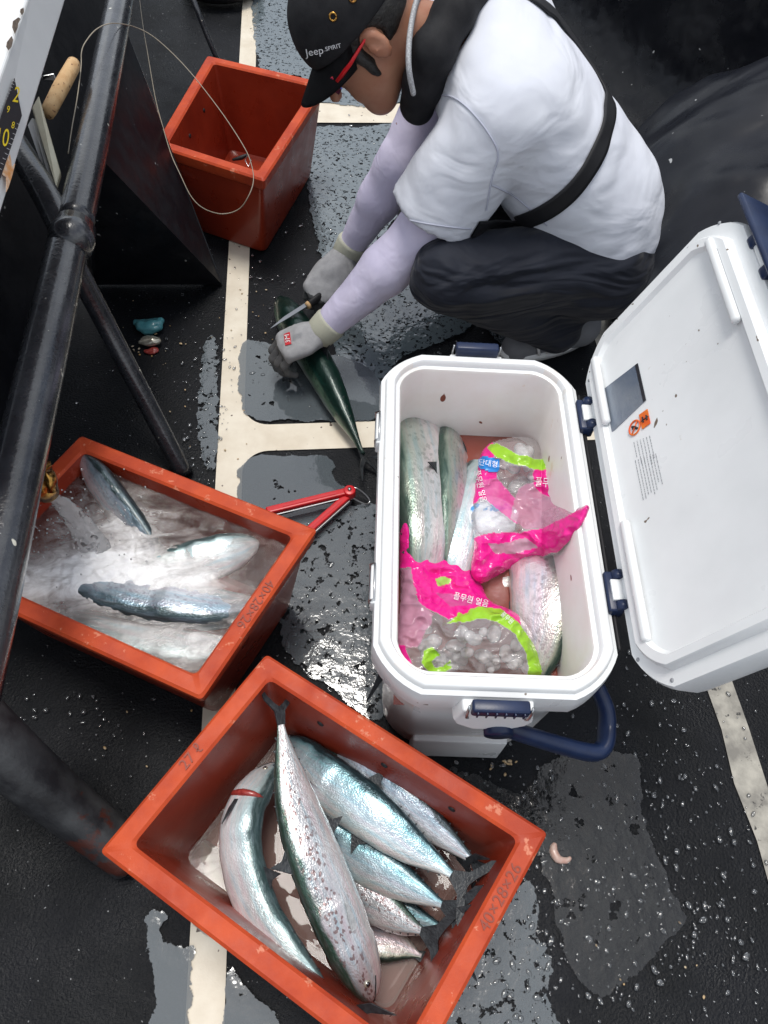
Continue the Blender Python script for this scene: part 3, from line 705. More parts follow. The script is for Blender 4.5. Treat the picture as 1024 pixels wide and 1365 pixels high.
def wall_point(Q, i, u, z, lip=.028, ztop=.25):
    A, B = inset_quad(Q, lip+.020*(ztop-z)/(ztop-.026))[i], inset_quad(Q, lip+.020*(ztop-z)/(ztop-.026))[(i+1) % 4]
    p = A.lerp(B, u); p.z = z
    d = (B-A).normalized(); nrm = Vector((-d.y, d.x, .08)).normalized()
    return p, nrm
for u in (.22, .5, .78):
    p, nr = wall_point(Q3, 2, u, .205); hole(crate3, p, nr)
for u in (.35, .68):
    p, nr = wall_point(Q2, 3, u, .195); hole(crate2, p, nr)

# ------------------------------------------------------------------ cooler
CA = R(-5.65); CE = Vector((math.cos(CA), math.sin(CA), 0)); CN = Vector((-CE.y, CE.x, 0)); CC = Vector((.2285, .5418, 0))
def cl(x, y, z): return CC+CE*x+CN*y+Vector((0, 0, z))
def rr_loop(hx, hy, rc, z, n=7, fn=cl, cham=.55):
    res = []
    for sx, sy, a0 in ((1, 1, 0), (-1, 1, 90), (-1, -1, 180), (1, -1, 270)):
        for k in range(n+1):
            a = R(a0+90*k/n)
            # blend of arc and chamfer
            ax, ay = math.cos(a), math.sin(a)
            t = k/n; 
            if a0 == 0: lx, ly = 1-t, t
            elif a0 == 90: lx, ly = -t, 1-t
            elif a0 == 180: lx, ly = -(1-t), -t
            else: lx, ly = t, -(1-t)
            ax = ax*(1-cham)+lx*cham; ay = ay*(1-cham)+ly*cham
            res.append(fn(sx*(hx-rc)+rc*ax, sy*(hy-rc)+rc*ay, z))
    return res
HX, HY, HZ = .157, .2835, .41
cooler = thing('cool_box', cl(0, 0, 0), 'large open white cool box with navy hinges and handle, packed with fish and pink bags', 'cool box')
lp = [(.120, .232, .04, .004), (.125, .238, .045, .02), (.132, .252, .05, .12), (.138, .262, .055, .30), (.143, .268, .055, .338), (.1535, .279, .058, .345), (.156, .2825, .06, .352),
      (HX, HY, .062, .385), (HX-.002, HY-.002, .060, .398), (HX-.008, HY-.008, .056, .4005), (HX-.0095, HY-.0095, .056, .408), (HX-.012, HY-.012, .054, HZ),
      (HX-.022, HY-.022, .046, HZ), (HX-.0245, HY-.0245, .044, HZ-.003), (HX-.0255, HY-.0255, .044, HZ-.010), (HX-.031, HY-.031, .04, HZ-.0115), (HX-.033, HY-.033, .038, HZ-.016),
      (HX-.036, HY-.038, .036, .25), (HX-.040, HY-.046, .034, .06), (HX-.050, HY-.056, .03, .05)]
bm = loft_bm([rr_loop(*a, cham=(.5 if i < 12 else max(.05, .40-.06*(i-12)))) for i, a in enumerate(lp)])
ob = obj('tub', bm, M['white'], cooler); ob.data.materials.append(M['white_in'])
for p in ob.data.polygons:
    c = p.center; q = c-CC; lx, ly = abs(q.dot(CE)), abs(q.dot(CN))
    if c.z > .045 and lx < HX-.0315 and ly < HY-.0315: p.material_index = 1
ob.modifiers.new('es', 'EDGE_SPLIT').split_angle = R(40)
def cbox(name, x, y, z, sx, sy, sz, m, parent=cooler, bw=.003, rot=None, seg=2):
    r = Matrix((CE, CN, Vector((0, 0, 1)))).transposed()
    if rot: r = r @ rot
    o = obj(name, box_bm(cl(x, y, z), (sx, sy, sz), rot=r), m, parent); bevel(o, bw, seg); o.modifiers.new('es', 'EDGE_SPLIT').split_angle = R(50); return o
# end plates (latch housings), near and far
for s, nm in ((-1, 'near'), (1, 'far')):
    bm = bmesh.new()
    yy = s*(HY+.0)
    pr = [(-.048, .335), (-.054, .352), (-.046, .392), (.046, .392), (.054, .352), (.048, .335), (.024, .315), (-.024, .315)]
    a = [bm.verts.new(cl(x, s*(HY-.02), z)) for x, z in pr]; b = [bm.verts.new(cl(x*.93, s*(HY+.014), z-.002)) for x, z in pr]
    bm.faces.new(a); bm.faces.new(b[::-1])
    for i in range(len(pr)): bm.faces.new((a[i], b[i], b[(i+1) % 8], a[(i+1) % 8]))
    bmesh.ops.recalc_face_normals(bm, faces=bm.faces)
    o = obj('latch_plate', bm, M['white'], cooler, smooth=False); bevel(o, .003)
    lt = cbox('latch', 0, s*(HY+.013), .402, .070, .016, .020, M['navy'])
    for k in range(6): cbox('rib', -.028+k*.0112, s*(HY+.0215), .402, .0022, .004, .014, M['navy'], lt, .0005)
    for sx in (-.038, .038):
        o = obj('latch_wire', tube_bm([cl(sx, s*(HY+.014), .409), cl(sx*1.02, s*(HY+.017), .395), cl(sx, s*(HY+.018), .378), cl(sx*.93, s*(HY+.017), .374)], .0018, 8), M['steel'], cooler)
# recessed wire clips on the left rim
for py in (568, 776):
    q = at(513, py, .40); y0 = (q-CC).dot(CN)
    cbox('clip_recess', -HX+.001, y0, .385, .010, .060, .026, M['white'], bw=.002)
    o = obj('wire_clip', tube_bm([cl(-HX-.004, y0-.026, .38), cl(-HX-.005, y0-.027, .398), cl(-HX+.001, y0-.026, .4035), cl(-HX+.001, y0+.026, .4035), cl(-HX-.005, y0+.027, .398), cl(-HX-.004, y0+.026, .38), cl(-HX-.004, y0-.026, .38)], .0016, 8), M['steel'], cooler)
# hinge strip and hinges on the right
cbox('hinge_strip', HX+.003, -.0, .390, .006, .43, .014, M['dark'])
for py, px in ((557, 770), (792, 815)):
    q = at(px, py, .40); y0 = (q-CC).dot(CN)
    h = cbox('hinge', HX+.003, y0, .400, .022, .058, .022, M['navy'])
    cbox('hinge_plate', HX+.006, y0, .412, .016, .030, .006, M['white'], h, .001)
    for sy in (-.022, .022):
        o = obj('hinge_knuckle', tube_bm([cl(HX+.010, y0+sy-.006, .411), cl(HX+.010, y0+sy+.006, .411)], .0085, 14), M['navy'], h)
# big navy carry handle at the near end
hp = [at(668, 968, .30), at(690, 976, .29), at(735, 990, .27), at(775, 1001, .255), at(795, 1003, .25), at(806, 993, .25), at(809, 970, .25), at(808, 945, .26), at(796, 915, .27)]
hd = obj('carry_handle', tube_bm(catmull(hp, 6), [.017+.003*math.sin(k/48*math.pi) for k in range(49)], 14, flat=.6), M['navy'], cooler)
pv = at(664, 966, .31)
obj('handle_pivot', tube_bm([pv-CN*.014, pv+CN*.02], .0195, 20), M['navy'], hd)
cbox('foot_plate', -.005, -HY+.040, .05, .15, .03, .094, M['white'])
# lid, hinged on the right side and standing open
LT = R(69); LH = cl(HX+.010, 0, .408)
LV = CE*math.cos(LT)+Vector((0, 0, math.sin(LT))); LW = -CE*math.sin(LT)+Vector((0, 0, math.cos(LT)))
LVW, LUH = .322, .287
def ll(v, u, w): return LH+LV*v+CN*u+LW*w
def lidloop(ins, w, rc):
    return rr_loop(LVW/2-ins, LUH-ins, rc, w, fn=lambda x, y, z: ll(x+LVW/2, y, z))
loops = [lidloop(.02, -.055, .045), lidloop(.006, -.050, .055), lidloop(.001, -.034, .06), lidloop(.0, -.006, .06), lidloop(.003, 0, .058), lidloop(.021, 0, .045), lidloop(.0225, .009, .043),
         lidloop(.0255, .0125, .042), lidloop(.036, .0125, .036), lidloop(.040, .006, .034), lidloop(.050, .004, .03)]
lid = obj('lid', loft_bm(loops), M['white'], cooler); lid.modifiers.new('es', 'EDGE_SPLIT').split_angle = R(40)
def lidpt(px, py, w=.0045):
    d = _fw*F_PX+_r*(px-512)-_u*(py-682.5); o = ll(0, 0, w)
    return CAM_LOC+d*((o-CAM_LOC).dot(LW)/d.dot(LW))
def lbox(name, v, u, w, sv, su, sw, m, parent=lid, bw=.003):
    r = Matrix((LV, CN, LW)).transposed()
    o = obj(name, box_bm(ll(v, u, w), (sv, su, sw), rot=r), m, parent); bevel(o, bw); o.modifiers.new('es', 'EDGE_SPLIT').split_angle = R(50); return o
lbox('rib', .044, .175, .012, .012, .13, .011, M['white'], bw=.004)
lbox('rib', LVW-.043, .165, .012, .012, .15, .011, M['white'], bw=.004)
lbox('rib', .044, -.14, .012, .012, .17, .011, M['white'], bw=.004)
for v, u in ((.012, .225), (.06, .276), (.24, .276), (LVW-.03, .265), (.012, -.235), (.06, -.276), (LVW-.1, -.276), (LVW-.010, .05)):
    bm = bmesh.new(); bmesh.ops.create_cone(bm, cap_ends=True, segments=12, radius1=.0028, radius2=.0024, depth=.001, matrix=Matrix.Translation(ll(v, u, .0004)) @ Matrix((LV, CN, LW)).transposed().to_4x4())
    obj('screw', bm, M['grey_print'], lid)
bm = bmesh.new(); bmesh.ops.create_cone(bm, cap_ends=True, segments=16, radius1=.004, radius2=.003, depth=.002, matrix=Matrix.Translation(lidpt(826, 659)) @ Matrix((LV, CN, LW)).transposed().to_4x4())
obj('plug', bm, M['grey_print'], lid)
M['sticker'] = mat('mirror_sticker', (.16, .21, .29), .25, metal=.4, var=(.30, .33, .37), vscale=8, bump=.3, bscale=300)
st = obj('sticker', slab_bm([lidpt(812, 580, .0052), lidpt(861, 533, .0052), lidpt(850, 484, .0052), lidpt(799, 523, .0052)], .0008), M['sticker'], lid, False)
obj('sticker_edge', slab_bm([lidpt(857.5, 536, .0057), lidpt(861, 533, .0057), lidpt(850, 484, .0057), lidpt(846.5, 486.5, .0057)], .0006), M['black_print'], st, False)
wl_ = obj('warning_label', slab_bm([lidpt(856, 572, .0055), lidpt(867, 564, .0055), lidpt(863, 545, .0055), lidpt(851.5, 553, .0055)], .0006), M['orange_print'], lid, False)
def lidtext(s, cx, cy, ang, size, m, parent, w=.0062):
    c = lidpt(cx, cy, w); a = R(ang); ex = (CN*math.cos(a)+LV*math.sin(a)); ey = LW.cross(ex)
    return text_on(s, lambda x, y, z: c+ex*x*size+ey*y*size+LW*z*size, m, parent)
bm = bmesh.new(); cc_ = lidpt(846, 570, .0052)
ringp = [cc_+LV*.0105*math.cos(a)+CN*.0105*math.sin(a) for a in [2*math.pi*k/24 for k in range(25)]]
tube_bm(ringp, .0012, 6, bm); tube_bm([ringp[3], ringp[15]], .001, 6, bm)
sy_ = obj('warning_symbol', bm, M['orange_print'], lid)
bm = bmesh.new()
for dv, du, r_ in ((-.003, .003, .0022), (.003, -.003, .0022)):
    bmesh.ops.create_icosphere(bm, subdivisions=2, radius=r_, matrix=Matrix.Translation(cc_+LV*dv+CN*du))
tube_bm([cc_+LV*-.004+CN*-.001, cc_+LV*.0+CN*.002, cc_+LV*.005+CN*-.0045], .0013, 6, bm)
obj('figure', bm, M['black_print'], sy_)
bm = bmesh.new(); c_ = lidpt(859.5, 556, .006)
tube_bm([c_-LV*.004-CN*.006, c_-LV*.004+CN*.003], .0011, 6, bm); tube_bm([c_+LV*.003-CN*.007, c_+LV*.003+CN*.001], .0011, 6, bm)
tube_bm([c_-LV*.007-CN*.002, c_+LV*.006-CN*.003], .0008, 6, bm)
obj('warning_print', bm, M['black_print'], wl_)
def small_print(x0, y0, x1, y1, rows, seed):
    rr = random.Random(seed); bm = bmesh.new()
    for k in range(rows):
        fx = (k+.5)/rows
        s0 = lidpt(x0+(x1-x0)*fx, y0-10*fx, .0046); ln = rr.uniform(.55, 1)*(y1-y0)*.00155; a = 0
        while a < ln:
            w_ = rr.uniform(.0012, .005); p0 = s0-CN*a; p1 = s0-CN*(a+w_)
            h_ = LV*.0006
            bm.faces.new([bm.verts.new(q) for q in (p0-h_, p1-h_, p1+h_, p0+h_)]); a += w_+.0011
    return bm
obj('small_print', small_print(843, 590, 868, 618, 6, 1), M['grey_print'], lid, False)
obj('small_print', small_print(845, 614, 876, 656, 8, 2), M['grey_print'], lid, False)
# latch on the free edge of the lid
la = lbox('lid_latch', LVW+.012, .165, -.014, .008, .20, .050, M['navy'])
for u in (.19, .135): lbox('latch_clip', LVW+.004, u, -.002, .018, .018, .012, M['navy'], la)
lbox('latch_bar', LVW+.002, .162, -.004, .008, .045, .010, M['white'], la)

# piece of a second box at the right edge
o = obj('box_corner', box_bm(at(1040, 372, .12), (.10, .16, .24), rot=Matrix.Rotation(R(-16), 3, 'Z')), M['board']); bevel(o, .008, 3)
tag(o, 'pale grey box corner barely in view at the right edge behind the raised lid', 'box')

# ------------------------------------------------------------------ fish
HP = [(0, .06), (.012, .24), (.035, .42), (.07, .60), (.11, .75), (.16, .87), (.195, .93), (.21, .90), (.3, .98), (.4, 1.0), (.5, .985), (.6, .92), (.7, .79), (.79, .60), (.87, .38), (.93, .21), (.975, .13), (1, .15)]
def hprof(u):
    for (a, x), (b, y) in zip(HP, HP[1:]):
        if a <= u <= b: return x+(y-x)*(u-a)/(b-a)
    return HP[-1][1]
def fish(pts, H, fm, label, sgn=1, roll=75, name='mackerel', group='landed fish', thick=.50, tail=True, tlen=.13, tspread=1.0, fins=True, eye=True, tailroll=None, gill=False, drange=(0, 1), mouth=True, cat='fish', finmat='fin', pale=False):
    C = catmull([at(*q) for q in pts], 10); L = sum((C[i+1]-C[i]).length for i in range(len(C)-1))
    root = thing(name, C[len(C)//2], label, cat, group)
    n = 56; seg = 24; up = Vector((0, 0, 1))
    cum = [0]
    for i in range(len(C)-1): cum.append(cum[-1]+(C[i+1]-C[i]).length)
    def pos(u):
        s = u*L
        for i in range(len(C)-1):
            if cum[i+1] >= s-1e-9: return C[i].lerp(C[i+1], (s-cum[i])/max(cum[i+1]-cum[i], 1e-9))
        return C[-1].copy()
    def frame(u):
        T = (pos(min(u+.02, 1))-pos(max(u-.02, 0))).normalized()
        S = up.cross(T).normalized()*sgn; V = T.cross(S)*1
        if V.z < 0: V = -V
        D = (V*math.cos(R(roll))+S*math.sin(R(roll))).normalized(); W = T.cross(D).normalized()
        if W.z < 0: W = -W
        return pos(u), T, D, W
    u0, u1 = drange
    verts = []; uvs = []
    for i in range(n+1):
        u = u0+(u1-u0)*i/n; p, T, D, W = frame(u); h = hprof(u)*H/2; w = h*thick*(1.15 if u < .35 else 1.0)
        if u < .03: w = max(w, h*.6)
        for k in range(seg):
            a = 2*math.pi*k/seg
            dd = math.cos(a); ww = math.sin(a)
            ww = math.copysign(abs(ww)**.72, ww); dd = math.copysign(abs(dd)**.95, dd)
            fold = 1+.012*math.sin(u*60+k)
            verts.append(p+D*dd*h*(1.02 if dd < 0 else 1)*fold+W*ww*w)
    faces = []
    for i in range(n):
        for k in range(seg): faces.append((i*seg+k, i*seg+(k+1) % seg, (i+1)*seg+(k+1) % seg, (i+1)*seg+k))
    faces.append(tuple(range(seg))[::-1]); faces.append(tuple(n*seg+k for k in range(seg)))
    me = mesh_of(verts, faces); uvl = me.uv_layers.new(name='UVMap')
    for lpi, l in enumerate(me.loops):
        vi = l.vertex_index; i, k = divmod(vi, seg)
        a = 2*math.pi*k/seg; v = math.acos(max(-1, min(1, math.cos(a))))/math.pi
        uvl.data[lpi].uv = (u0+(u1-u0)*i/n, v)
    o = obj('body', me, FM[fm], root)
    def flat(name_, poly, m, th=.0016, par=root):
        bm = bmesh.new()
        ctr = sum(poly, Vector())/len(poly)
        slab_bm(poly, th, bm); bmesh.ops.triangulate(bm, faces=[f for f in bm.faces if len(f.verts) > 4])
        return obj(name_, bm, M[m], par, smooth=False)
    if tail:
        p, T, D, W = frame(1.0); tl = L*tlen; b = H*.08
        if tailroll is not None:
            a = R(tailroll); D2 = (D*math.cos(a)+W*math.sin(a)).normalized(); W = T.cross(D2); D = D2
        sp = tspread*tl*.95
        up_ = [p-T*.012+D*b, p+T*tl*.16+D*sp*.30, p+T*tl*.50+D*sp*.82, p+T*tl*1.12+D*sp*1.18, p+T*tl*.64+D*sp*.66, p+T*tl*.40+D*sp*.27, p+T*tl*.30+D*sp*.04]
        dn_ = [q-D*2*(q-p).dot(D) for q in up_]
        bend = [W*((q-p).dot(D)**2)*2.5 for q in up_]
        up_ = [q+w for q, w in zip(up_, bend)]; dn_ = [q+w*.4 for q, w in zip(dn_, bend)]
        bm = slab_bm(up_+dn_[::-1], .003)
        bmesh.ops.triangulate(bm, faces=[f for f in bm.faces if len(f.verts) > 4])
        obj('tail_fin', bm, M[finmat], root, smooth=False)
    if fins:
        for u, s, hh, ll_, nm in ((.50, 1, .34, .07, 'dorsal_fin'), (.56, -1, .32, .07, 'anal_fin')):
            if not (u0 < u < u1): continue
            p, T, D, W = frame(u); h = hprof(u)*H/2
            flat(nm, [p+D*s*h*.9-T*L*.03, p+D*s*(h+H*hh)+T*L*.025, p+D*s*(h+H*.1)+T*L*.03, p+D*s*h*.85+T*L*ll_], finmat)
        bm = bmesh.new(); nf = 0
        for s in (1, -1):
            for k in range(7):
                u = .64+.045*k
                if not (u0 < u < u1): continue
                p, T, D, W = frame(u); h = hprof(u)*H/2; nf += 1
                slab_bm([p+D*s*h*.85, p+D*s*(h+H*.03)+T*L*.014, p+D*s*h*.9+T*L*.018], .0010, bm)
        if nf: obj('finlets', bm, M[finmat], root, smooth=False)
        else: bm.free()
        if u0 < .24:
            p, T, D, W = frame(.24); w = hprof(.24)*H/2*thick*1.12
            b = p+W*w*.97-D*H*.08
            flat('pectoral_fin', [b+D*H*.05, b+T*L*.04+D*H*.03+W*.003, b+T*L*.105-D*H*.06+W*.005, b+T*L*.04-D*H*.09+W*.002, b-D*H*.05], 'fin_pale' if pale else finmat)
    if eye and u0 < .06:
        for s in (1, -1):
            p, T, D, W = frame(.085); w = hprof(.085)*H/2*thick*1.15
            bm = bmesh.new(); c = p+W*s*w*.84+D*H*.05
            bmesh.ops.create_uvsphere(bm, u_segments=14, v_segments=8, radius=H*.075, matrix=Matrix.Translation(c))
            e = obj('eye', bm, M['eye_ring'], root)
            bm = bmesh.new(); bmesh.ops.create_uvsphere(bm, u_segments=12, v_segments=8, radius=H*.048, matrix=Matrix.Translation(c+W*s*H*.038)); obj('pupil', bm, M['eye'], e)
            ps = []
            for k in range(8):
                q, T2, D2, W2 = frame(.004+.085*k/7); u = .004+.085*k/7
                ps.append(q+W2*s*hprof(u)*H/2*thick*1.15*.93-D2*hprof(u)*H/2*(.12+.3*k/7))
            obj('mouth', tube_bm(ps, .0011, 5), M['dark'], root)
    if gill:
        p, T, D, W = frame(.205); h = hprof(.2)*H/2
        ps = []
        for k in range(9):
            a = R(20+140*k/8); ps.append(p+D*math.cos(a)*h*1.0+W*math.sin(a)*h*thick*1.17+T*.006*math.sin(a))
        obj('gill', tube_bm(ps, [.001, .003, .0045, .005, .0055, .005, .0045, .003, .001], 8), M['gill'], root)
    return root, frame
FG = 'fish in the nearest crate'
fish([(368, 1018, .10), (345, 1046, .13), (325, 1085, .15), (322, 1140, .15), (343, 1210, .15), (378, 1260, .16), (418, 1303, .165), (452, 1345, .17)], .062, 'white', 'pale silver fish with an open red gill lying along the left of the nearest crate', 1, 62, group=FG, gill=True, thick=.62)
fish([(497, 1335, .14), (484, 1300, .16), (458, 1240, .175), (422, 1150, .19), (396, 1075, .195), (380, 1005, .205), (373, 955, .212)], .073, 'spotted', 'brown-spotted silver fish on top of the pile in the nearest crate, tail raised', 1, 72, group=FG, tlen=.125, tspread=.62, tailroll=12, pale=True)
fish([(375, 985, .09), (422, 1030, .125), (486, 1078, .145), (545, 1125, .15), (585, 1153, .155), (612, 1173, .165)], .076, 'blue', 'broad pale blue fish slanting across the right half of the nearest crate', 1, 74, group=FG, tlen=.15, tspread=1.1, tailroll=-10, pale=True)
fish([(425, 992, .08), (470, 1022, .12), (525, 1062, .14), (575, 1100, .145), (622, 1140, .15), (640, 1158, .155)], .060, 'silver', 'narrow silver fish between the broad blue one and the far right wall', 1, 60, group=FG, tlen=.16, tspread=1.0, pale=True, tailroll=10)
fish([(385, 990, .07), (430, 1010, .085), (490, 1045, .105), (545, 1085, .11), (590, 1122, .12), (618, 1146, .14)], .070, 'darkgreen', 'dark green-backed fish against the far right wall of the nearest crate', 1, 28, group=FG, tlen=.14, tspread=.8)
fish([(385, 1066, .085), (446, 1120, .105), (505, 1158, .12), (555, 1187, .135), (600, 1211, .155)], .066, 'blue', 'slim blue and violet fish below the broad blue one in the nearest crate', 1, 66, group=FG, tlen=.19, tspread=1.0, pale=True)
fish([(400, 1112, .06), (452, 1170, .085), (500, 1204, .10), (536, 1226, .115), (572, 1246, .135)], .062, 'spotted', 'small silver fish third down on the right side of the nearest crate', 1, 70, group=FG, tlen=.22, tspread=1.1, pale=True)
fish([(398, 1010, .07), (408, 1075, .09), (425, 1150, .10), (452, 1225, .10), (478, 1290, .09), (490, 1330, .07)], .085, 'blue', 'blue-green fish mostly hidden under the brown-spotted one', 1, 60, group=FG, tail=False, fins=False, eye=False)
fish([(440, 1160, .05), (490, 1195, .07), (540, 1222, .085), (598, 1240, .10)], .060, 'blue', 'slim bluish fish wedged beneath the others at the right of the nearest crate', 1, 60, group=FG, tlen=.22, tspread=1.1)
fish([(450, 1230, .045), (490, 1252, .055), (530, 1262, .06), (562, 1275, .065)], .054, 'pink', 'small reddish fish lying half sunk at the bottom of the fish pile', -1, 75, group=FG, tlen=.30, tspread=.8)
fish([(262, 1120, .022), (270, 1170, .026), (292, 1215, .03), (330, 1262, .03)], .080, 'pink', 'murky pale fish sunk under the water at the left of the nearest crate', 1, 80, group=FG, tail=False, fins=False, eye=False)
FG = 'fish in the foaming crate'
fish([(108, 605, .236), (140, 650, .225), (175, 698, .205), (212, 750, .185), (255, 810, .15)], .058, 'silver', 'slim fish with its end poking out at the far corner of the foaming crate', 1, 45, group=FG, tail=False, eye=False, fins=False)
fish([(345, 722, .192), (300, 738, .198), (240, 757, .196), (180, 780, .19), (90, 815, .17)], .076, 'white', 'pale teal-backed fish across the middle of the foaming crate', -1, 70, group=FG, tail=False, eye=False, fins=False)
fish([(352, 805, .186), (300, 812, .196), (235, 805, .199), (160, 790, .197), (90, 765, .19), (10, 735, .16)], .086, 'silver', 'broad silver fish crossing the foaming crate from right to left', 1, 72, group=FG, tail=False, eye=False, fins=False)
fish([(318, 860, .180), (265, 868, .186), (205, 858, .186), (140, 840, .18), (60, 812, .16)], .070, 'white', 'pale fish just under the surface near the lower rim of the foaming crate', 1, 75, group=FG, tail=False, eye=False, fins=False)
FG = 'fish in the cool box'
fish([(545, 520, .15), (551, 565, .235), (562, 620, .268), (567, 690, .275), (566, 740, .27), (560, 800, .24), (556, 850, .2)], .115, 'mottled', 'large silver fish with mottled green back against the left wall of the cool box', -1, 66, group=FG, eye=False, thick=.6)
fish([(600, 560, .18), (601, 610, .25), (603, 660, .265), (600, 730, .262), (596, 800, .24)], .085, 'mottled', 'green-grey fish second from the left in the cool box', -1, 40, group=FG, eye=False, tail=False)
fish([(655, 600, .19), (640, 640, .235), (624, 690, .26), (610, 750, .26), (600, 830, .22)], .075, 'white', 'white-bellied fish beside the blue ice pack in the cool box', -1, 80, group=FG, eye=False, tail=False)
fish([(715, 690, .20), (722, 735, .245), (725, 785, .262), (722, 845, .258), (708, 905, .235), (695, 945, .2)], .105, 'pink', 'large rosy silver fish against the right wall of the cool box', 1, 68, group=FG, eye=False, tail=False)
fish([(650, 740, .21), (664, 785, .225), (672, 830, .22)], .075, 'pink', 'small piece of fish showing between the two pink bags', 1, 80, group=FG, eye=False, tail=False, fins=False)
fish([(745, 800, .19), (742, 850, .205), (735, 920, .20)], .07, 'blue', 'thin sliver of a blue fish under the rosy one by the right wall', 1, 80, group=FG, eye=False, tail=False, fins=False)
fish([(372, 398, .028), (384, 420, .045), (408, 460, .055), (432, 500, .052), (456, 548, .045), (474, 584, .04), (484, 606, .034)], .080, 'green', 'long dark green fish on the wet deck held down by the gloved hand', 1, 22, group=None, tlen=.11, tspread=.5, tailroll=75, thick=.75)

# ------------------------------------------------------------------ water
def water_sheet(Q, ins, z, res, amp, m, name, label, cat, seed=1, foam=None, scale=14, fine=0):
    P = inset_quad([Vector((q.x, q.y, z)) for q in Q], ins)
    n = res; verts = []
    for j_ in range(n+1):
        for i_ in range(n+1):
            a = P[0].lerp(P[1], i_/n); b = P[3].lerp(P[2], i_/n); verts.append(a.lerp(b, j_/n))
    V = np.array([tuple(v) for v in verts])
    h = fbm(V, scale, 3, seed)*amp
    if fine: h += (1-np.abs(fbm(V, scale*3.2, 3, seed+5)))*fine-fine*.7
    if foam is not None: h = foam(V, h)
    V[:, 2] += h
    faces = [(j_*(n+1)+i_, j_*(n+1)+i_+1, (j_+1)*(n+1)+i_+1, (j_+1)*(n+1)+i_) for j_ in range(n) for i_ in range(n)]
    o = obj(name, mesh_of(V, faces), m)
    if label: tag(o, label, cat)
    return o
w = water_sheet(Q3, .046, .052, 50, .0015, M['crate_water'], 'water', None, None, 3); w['kind'] = 'structure'
def foam_mat():
    m = bpy.data.materials.new('foaming_water'); m.use_nodes = True; t = m.node_tree; N = t.nodes; L = t.links; N.clear()
    o = N.new('ShaderNodeOutputMaterial'); c = N.new('ShaderNodeTexCoord')
    mp = N.new('ShaderNodeMapping'); mp.inputs['Rotation'].default_value = (0, 0, R(28)); mp.inputs['Scale'].default_value = (.55, 1.3, 1); L.new(c.outputs['Object'], mp.inputs[0])
    n = N.new('ShaderNodeTexNoise'); n.inputs['Scale'].default_value = 22; n.inputs['Detail'].default_value = 8; n.inputs['Roughness'].default_value = .68; n.inputs['Distortion'].default_value = .8
    L.new(mp.outputs[0], n.inputs['Vector'])
    a = N.new('ShaderNodeAttribute'); a.attribute_name = 'foam'
    ad = N.new('ShaderNodeMath'); ad.operation = 'MULTIPLY_ADD'; ad.inputs[1].default_value = .68; L.new(a.outputs['Fac'], ad.inputs[0])
    s1 = N.new('ShaderNodeMath'); s1.operation = 'SUBTRACT'; s1.inputs[1].default_value = .50; L.new(n.outputs['Fac'], s1.inputs[0]); L.new(s1.outputs[0], ad.inputs[2])
    r = N.new('ShaderNodeMapRange'); r.inputs['From Min'].default_value = .0; r.inputs['From Min'].default_value = .06; r.inputs['From Max'].default_value = .62; r.inputs['To Min'].default_value = .06; r.inputs['To Max'].default_value = .92; L.new(ad.outputs[0], r.inputs['Value'])
    di = N.new('ShaderNodeBsdfDiffuse'); di.inputs['Color'].default_value = (.70, .66, .62, 1)
    cr = N.new('ShaderNodeMix'); cr.data_type = 'RGBA'; cr.inputs['A'].default_value = (.58, .50, .46, 1); cr.inputs['B'].default_value = (.94, .94, .95, 1)
    L.new(r.outputs[0], cr.inputs['Factor']); L.new(cr.outputs['Result'], di.inputs['Color'])
    tr = N.new('ShaderNodeBsdfTransparent'); m1 = N.new('ShaderNodeMixShader'); L.new(r.outputs[0], m1.inputs[0]); L.new(tr.outputs[0], m1.inputs[1]); L.new(di.outputs[0], m1.inputs[2])
    gl = N.new('ShaderNodeBsdfGlossy'); gl.inputs['Roughness'].default_value = .05; fr = N.new('ShaderNodeFresnel'); fr.inputs['IOR'].default_value = 1.5
    bn = N.new('ShaderNodeBump'); bn.inputs['Strength'].default_value = .55; bn.inputs['Distance'].default_value = .010; L.new(n.outputs['Fac'], bn.inputs['Height'])
    for x in (gl, fr, di): L.new(bn.outputs['Normal'], x.inputs['Normal'])
    m2 = N.new('ShaderNodeMixShader'); L.new(fr.outputs[0], m2.inputs[0]); L.new(m1.outputs[0], m2.inputs[1]); L.new(gl.outputs[0], m2.inputs[2])
    L.new(m2.outputs[0], o.inputs['Surface']); return m
M['foam'] = foam_mat()
jetc = np.array(at(150, 735, .2))
def foamh(V, h):
    d = np.linalg.norm(V[:, :2]-jetc[:2], axis=1)
    return h+np.maximum(0, fbm(V, 45, 3, 8))*.014*np.exp(-(d/.12)**2)
w = water_sheet(Q1, .0295, .216, 150, .004, M['foam'], 'foaming_water', None, None, 11, foam=foamh, scale=18, fine=.005)
w['kind'] = 'structure'
me = w.data; A_ = me.attributes.new('foam', 'FLOAT', 'POINT')
VV = np.empty(len(me.vertices)*3); me.vertices.foreach_get('co', VV); VV = VV.reshape(-1, 3)
ln0 = np.array(at(40, 790, .2))[:2]; ln1 = np.array(at(260, 780, .2))[:2]
dd = np.linalg.norm(VV[:, :2]-jetc[:2], axis=1)
seg_ = ln1-ln0; tt = np.clip(((VV[:, :2]-ln0)@seg_)/(seg_@seg_), 0, 1); d2 = np.linalg.norm(VV[:, :2]-ln0-tt[:, None]*seg_, axis=1)
edge_ = np.linalg.norm(VV[:, :2]-np.array(at(250, 880, .2))[:2], axis=1)
A_.data.foreach_set('value', np.clip(.75*np.exp(-(dd/.085)**2)+.65*np.exp(-(d2/.05)**2)+.30*np.exp(-(edge_/.09)**2)+.03, 0, 1).astype(np.float32))
Qc = [cl(-HX, -HY, .24), cl(HX, -HY, .24), cl(HX, HY, .24), cl(-HX, HY, .24)]
